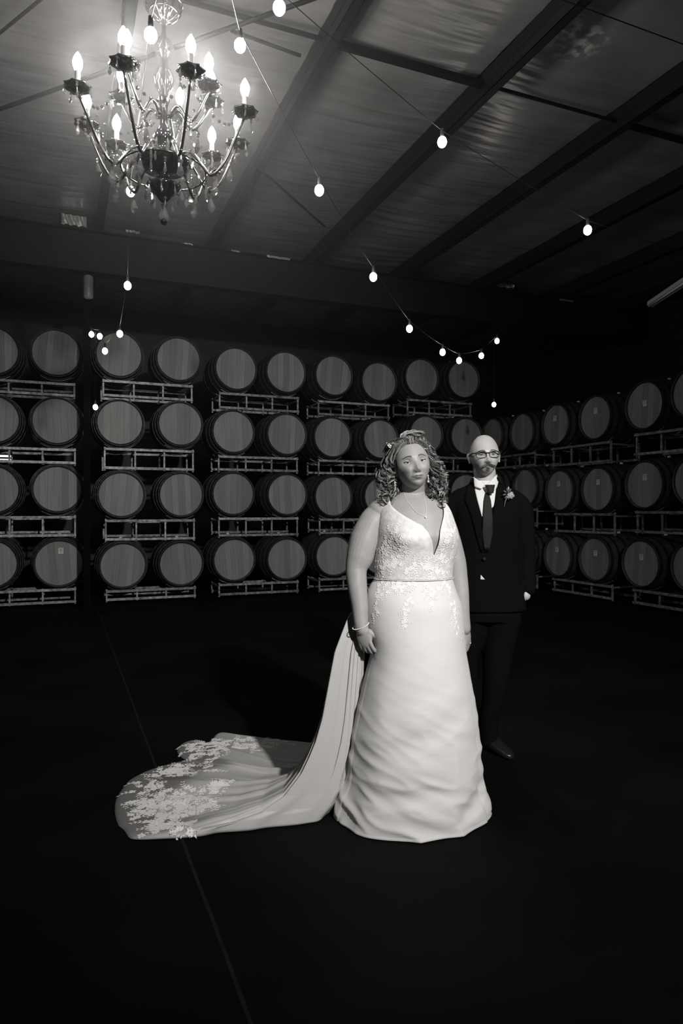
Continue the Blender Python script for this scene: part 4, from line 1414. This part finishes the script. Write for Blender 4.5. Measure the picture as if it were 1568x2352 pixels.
# gb.ball(GM @ Vector((0, -.03, -.10)), (.036, .04, .018), 16, 10, GM.to_3x3())
gb.capsules([LG(1115, 1150, .02), LG(1118, 1250, .01), LG(1120, 1380, .01)], [.07, .11, .10], 20)
for (a, b_, c_) in ((LG(1184, 1164, .01), LG(1205, 1280, .02), LG(1206, 1368, -.03)), (LG(1050, 1164, .01), LG(1030, 1280, .02), LG(1036, 1375, -.02))):
    gb.capsules([LG(1117, 1165, .01), a, b_, c_], [.05, .034, .034, .028], 16)
hand(gb, LG(1203, 1366, -.02), Vector((-.32, .22, -1)), Vector((-1, .1, 0)), Vector((0, -1, 0)), curl=.35)
hand(gb, LG(1036, 1375, -.02), Vector((.05, -.1, -1)), Vector((1, .1, 0)), Vector((0, -1, 0)), curl=.5)
for (a, b_, c_) in ((LG(1140, 1400, .0), LG(1134, 1560, -.02), LG(1123, 1700, .0)), (LG(1080, 1400, .0), LG(1075, 1560, .02), LG(1083, 1690, .08))):
    gb.capsules([a, b_, c_], [.06, .038, .026], 16)
gbody = remesh(gb, 'body', .0034, M['skin2'], groom, smooth_iter=2)
gv = bvh_of(gbody)
face_parts(gv, GM, gbody, M['skin2'], brow_t=.9, look=(0, .0), hooded=3)
lips(gv, GM, gbody, w_=.022, smile=.004)

# jacket
jk = MB()
JT = [(1108., 1083, 1147, .062, .02), (1116., 1070, 1160, .072, .018), (1126., 1045, 1188, .084, .015), (1140., 1034, 1200, .100, .01), (1165., 1034, 1200, .118, .005), (1200., 1040, 1196, .128, 0), (1260., 1042, 1192, .122, 0), (1310., 1042, 1192, .122, 0),
      (1360., 1036, 1202, .132, 0), (1400., 1034, 1207, .138, 0)]
rows = []
for i in range(74):
    y = 1108 + 4 * i
    xl, xr_, b_, yo = smooth_tab(JT, float(y)); cx = .5 * (xl + xr_); hwid = (xr_ - xl) * .5 / F * GD; p = LG(cx, y)
    rows.append([Vector((p.x + hwid * math.sin(2 * math.pi * k / 48), yo - b_ * math.copysign(abs(math.cos(2 * math.pi * k / 48)) ** .85, math.cos(2 * math.pi * k / 48)), p.z)) for k in range(48)])
jk.rings(rows)
jk.capsules([LG(1178, 1152, .01), LG(1197, 1170, .01), LG(1203, 1225, .015), LG(1206, 1285, .02), LG(1208, 1325, 0), LG(1212, 1352, -.02)], [.062, .062, .060, .058, .052, .042], 20)
jk.capsules([LG(1056, 1152, .01), LG(1037, 1170, .01), LG(1031, 1225, .015), LG(1029, 1285, .02), LG(1033, 1325, 0), LG(1036, 1358, -.02)], [.062, .062, .060, .056, .050, .044], 20)
jacket = remesh(jk, 'jacket', .006, M['suit'], groom, smooth_iter=3)
jv = bvh_of(jacket)


def proj_poly(bv_, poly, off, name, m_, parent, sub=9, thick=.002, Lf=LG):
    """polygon given as left and right edge polylines of equal length (photo px); fills between and drapes it on the surface"""
    Lp, Rp = poly; rows = []
    n = len(Lp)
    for i in range(n - 1):
        for s_ in range(6 if i < n - 2 else 7):
            t = s_ / 6
            lx, ly = Lp[i][0] + (Lp[i + 1][0] - Lp[i][0]) * t, Lp[i][1] + (Lp[i + 1][1] - Lp[i][1]) * t
            rx, ry = Rp[i][0] + (Rp[i + 1][0] - Rp[i][0]) * t, Rp[i][1] + (Rp[i + 1][1] - Rp[i][1]) * t
            row = []
            for k in range(sub + 1):
                q = k / sub; x, y = lx + (rx - lx) * q, ly + (ry - ly) * q
                o = Lf(x, y, -1.0); d_ = (Lf(x, y, .4) - o).normalized(); h = bv_.ray_cast(o, d_)
                p = h[0] if h[0] is not None else Lf(x, y, -.05)
                row.append(p - d_ * off)
            rows.append(row)
    return solid(MB().grid(rows).build(name, m_, parent, smooth=True), thick)


proj_poly(jv, ([(1088, 1104), (1090, 1125), (1096, 1150), (1103, 1175), (1106.5, 1187)], [(1138, 1104), (1139, 1122), (1137, 1145), (1133, 1163), (1110, 1187)]), .0035, 'shirt', M['shirt'], groom, 14)
# collar band + wings
mb = MB()
rows = []
for zz, rr in ((0, .072), (.014, .071), (.030, .069)):
    rows.append([LG(1113.5, 1112) + Vector((rr * math.sin(a), .010 - rr * .93 * math.cos(a), zz - .022 + .020 * (1 - math.cos(a)))) for a in [2 * math.pi * k / 40 for k in range(40)]])
mb.grid(rows, closed=True)
collar = solid(mb.build('collar', M['shirt'], groom, smooth=True), .003)
for q4 in (((1086.5, 1095), (1114, 1114), (1105.5, 1123), (1089, 1118)), ((1140.5, 1090), (1115.5, 1115), (1138.5, 1128), (1144, 1107))):
    rows = []
    for i in range(7):
        row = []
        for j in range(9):
            u_, v_ = j / 8, i / 6
            x = (q4[0][0] * (1 - u_) + q4[1][0] * u_) * (1 - v_) + (q4[3][0] * (1 - u_) + q4[2][0] * u_) * v_
            y = (q4[0][1] * (1 - u_) + q4[1][1] * u_) * (1 - v_) + (q4[3][1] * (1 - u_) + q4[2][1] * u_) * v_
            xx = (x - 1114) / F * GD
            row.append(LG(x, y, .008 - .084 * math.sqrt(max(0.02, 1 - (xx / .086) ** 2)) - .013 * v_ - .004))
        rows.append(row)
    solid(MB().grid(rows).build('collar_wing', M['shirt'], collar, smooth=True), .003)
# tie: knot and blade
kn = []
for i in range(7):
    t = i / 6; cx = 1116 + .5 * t; hw_ = (11.5 - 5.5 * t) / F * GD; p = LG(cx, 1115 + 19 * t)
    kn.append([Vector((p.x + hw_ * math.sin(2 * math.pi * k / 16), -.098 - .014 * t - .014 * math.cos(2 * math.pi * k / 16), p.z)) for k in range(16)])
tie = MB().rings(kn).build('tie', M['tie'], groom, smooth=True)
proj_poly(jv, ([(1114, 1132), (1110.5, 1150), (1108.5, 1185), (1107, 1225), (1112, 1262)], [(1122, 1132), (1127, 1150), (1131, 1185), (1131, 1225), (1124, 1262)]), .010, 'blade', M['tie'], tie, 8, .004)
# lapels
proj_poly(jv, ([(1082, 1098), (1072, 1122), (1066, 1146), (1080, 1180), (1104, 1268)], [(1087, 1098), (1089, 1118), (1094, 1146), (1103, 1180), (1110, 1268)]), .007, 'lapel', M['suit'], jacket, 6, .005)
proj_poly(jv, ([(1140, 1096), (1139.5, 1120), (1136, 1150), (1132, 1180), (1113, 1268)], [(1145, 1096), (1156, 1122), (1164, 1146), (1152, 1180), (1120, 1268)]), .007, 'lapel', M['suit'], jacket, 6, .005)
MB().ball(LG(1112, 1284, -.135), (.009, .004, .009), 12, 8).build('button', M['tie'], jacket, smooth=True)
proj_poly(jv, ([(1103.5, 1321), (1102.8, 1331)], [(1104.5, 1321), (1113, 1331)]), .004, 'shirt_tail', M['shirt'], groom, 4, .002)
# cuffs
mb = MB(); c = LG(1209, 1363, -.03)
rows = [[c + Vector((r_ * math.sin(2 * math.pi * k / 20) - .004 * (i - 1), -r_ * math.cos(2 * math.pi * k / 20), .026 - .026 * i)) for k in range(20)] for i, r_ in enumerate((.018, .017, .013))]
solid(mb.grid(rows, closed=True).build('shirt_cuff', M['shirt'], groom, smooth=True), .002)
# trousers
tr_ = MB()
rows = []
for i in range(12):
    y = 1375 + 8 * i; xl, xr_ = lerp_tab([(1375., 1042., 1198.), (1400., 1044., 1198.), (1430., 1046., 1193.), (1470., 1050., 1184.)], float(y))
    p = LG(.5 * (xl + xr_), y); hwid = (xr_ - xl) * .5 / F * GD
    rows.append([Vector((p.x + hwid * math.sin(2 * math.pi * k / 40), -.122 * math.cos(2 * math.pi * k / 40), p.z)) for k in range(40)])
tr_.rings(rows[:7])
tr_.capsules([LG(1152, 1420, 0), LG(1146, 1468, 0), LG(1142, 1505, -.005), LG(1137, 1560, -.015), LG(1131, 1610, -.01), LG(1123, 1650, 0), LG(1121, 1698, .01)], [.105, .092, .083, .070, .060, .052, .052], 20)
tr_.capsules([LG(1082, 1420, .01), LG(1073, 1468, .01), LG(1068, 1505, .02), LG(1068, 1560, .03), LG(1074, 1610, .05), LG(1080, 1650, .07), LG(1082, 1692, .08)], [.105, .088, .072, .066, .060, .054, .052], 20)
remesh(tr_, 'trousers', .007, M['suit'], groom, smooth_iter=2)


def shoe(cx, cy, ang, L_=.29):
    rows = []
    for i in range(15):
        t = i / 14; y = -L_ * .62 + L_ * t          # toe first
        w_ = .048 * (math.sin(math.pi * min(1, .12 + t * .55)) ** .55) * (1 - .22 * max(0, t - .45))
        if i in (0, 14): w_ *= .45
        h_ = lerp_tab([(0., .026), (.15, .042), (.4, .058), (.6, .082), (.8, .088), (1.0, .075)], t)
        rows.append([Vector((w_ * math.sin(2 * math.pi * k / 20), y, max(.0, h_ * .5 - h_ * .5 * math.copysign(abs(math.cos(2 * math.pi * k / 20)) ** .6, math.cos(2 * math.pi * k / 20))) + .003)) for k in range(20)])
    m_ = Matrix.Translation(Vector((cx, cy, 0))) @ Matrix.Rotation(ang, 4, 'Z')
    mb = MB().rings([[m_ @ p for p in r_] for r_ in rows])
    o = mb.build('shoe', M['shoe'], groom, smooth=True)
    return o


p = LG(1122, 1700); shoe(p.x + .02, .02, R(24))
p = LG(1082, 1690); shoe(p.x, .09, R(-8))
# glasses
gl = MB()
def G(x, z, dy_=-.0): return GM @ Vector((x, -.103 + .9 * x * x * 10 * .35 + dy_, z))
lens_meshes = []
for sx in (-1, 1):
    cx_ = sx * .0345; out = []
    for k in range(33):
        a = 2 * math.pi * k / 32; e = 3.6
        ca, sa = math.cos(a), math.sin(a); rr = (abs(ca) ** e + abs(sa) ** e) ** (-1 / e)
        out.append((cx_ + .0262 * rr * ca, -.002 + .0170 * rr * sa * (1.0 if sa > 0 else .95)))
    gl.tube([G(x, z) for x, z in out], [.0018 if z < .008 else .0028 for x, z in out], 6, caps=False)
    L_ = MB(); L_._add([G(cx_, -.002)] + [G(x, z) for x, z in out[:-1]], [(0, k + 1, (k + 1) % 32 + 1) for k in range(32)])
    lens_meshes.append(L_)
    gl.tube([G(sx * .0605, .009), GM @ Vector((sx * .078, -.075, .009)), GM @ Vector((sx * .083, .0, .004)), GM @ Vector((sx * .083, .02, -.006))], [.004, .0034, .0026, .002], 6)
gl.tube([G(-.009, .006), G(0, .0085, -.003), G(.009, .006)], .0024, 6)
glasses = gl.build('glasses', M['frame'], groom, smooth=True)
for L_ in lens_meshes: L_.build('lens', M['lens'], glasses)
# moustache and chin patch: short hairs
ms = MB(); rg2 = random.Random(5)
for i in range(900):
    x = rg2.gauss(0, .0155); x = max(-.034, min(.034, x)); t = abs(x) / .034
    z = -.0535 + .003 * (1 - t) - .007 * t + rg2.uniform(-.0030, .0035)
    y = surf_y(gv, GM, x, z)
    L_ = rg2.uniform(.007, .012); s_ = (1 if x > 0 else -1)
    a = GM @ Vector((x, y + .001, z)); b_ = GM @ Vector((x + s_ * L_ * .45 * (.3 + t), y - .0045, z - L_ * .45)); c_ = GM @ Vector((x + s_ * L_ * .8 * (.3 + t), y - .003, z - L_ * .85))
    ms.tube([a, b_, c_], [.0010, .0009, .0004], 3, caps=False)
for i in range(110):
    x = rg2.gauss(0, .006); z = -.080 + rg2.uniform(-.008, .005); y = surf_y(gv, GM, x, z)
    ms.tube([GM @ Vector((x, y + .001, z)), GM @ Vector((x * 1.1, y - .0035, z - .007))], [.0006, .0003], 3, caps=False)
ms.build('moustache', M['stache'], groom)
# boutonniere
bt = empty('boutonniere', LG(1172, 1138, -.125), 0); bt.parent = groom
fl = MB()
for k in range(14):
    a = k * 2.4; r_ = .003 + .0009 * k; c = Vector((r_ * math.cos(a), -.006 + .0006 * k, r_ * math.sin(a)))
    fl.ball(c, (.0085, .004, .0085), 8, 6, Matrix.Rotation(a, 3, 'Y') @ Matrix.Rotation(.5, 3, 'X'))
fl.build('rose', M['flower'], bt, smooth=True)
MB().ball(Vector((-.011, 0, .038)), (.005, .005, .010), 8, 6).build('bud', M['flower'], bt, smooth=True)
MB().tube([Vector((-.012, 0, .03)), Vector((-.012, .0, 0)), Vector((-.028, .0, -.03)), Vector((-.034, .002, -.062))], [.0015, .002, .0025, .0018], 6).build('flower_stem', M['lip'], bt, smooth=True)
lf = MB()
for k in range(9):
    a = k * .75 + .3; lf.ball(Vector((-.012 + .02 * math.cos(a), .002, .008 + .022 * math.sin(a))), (.012, .002, .005), 8, 5, Matrix.Rotation(-a, 3, 'Y'))
lf.build('leaf_spray', M['leaf'], bt, smooth=True)
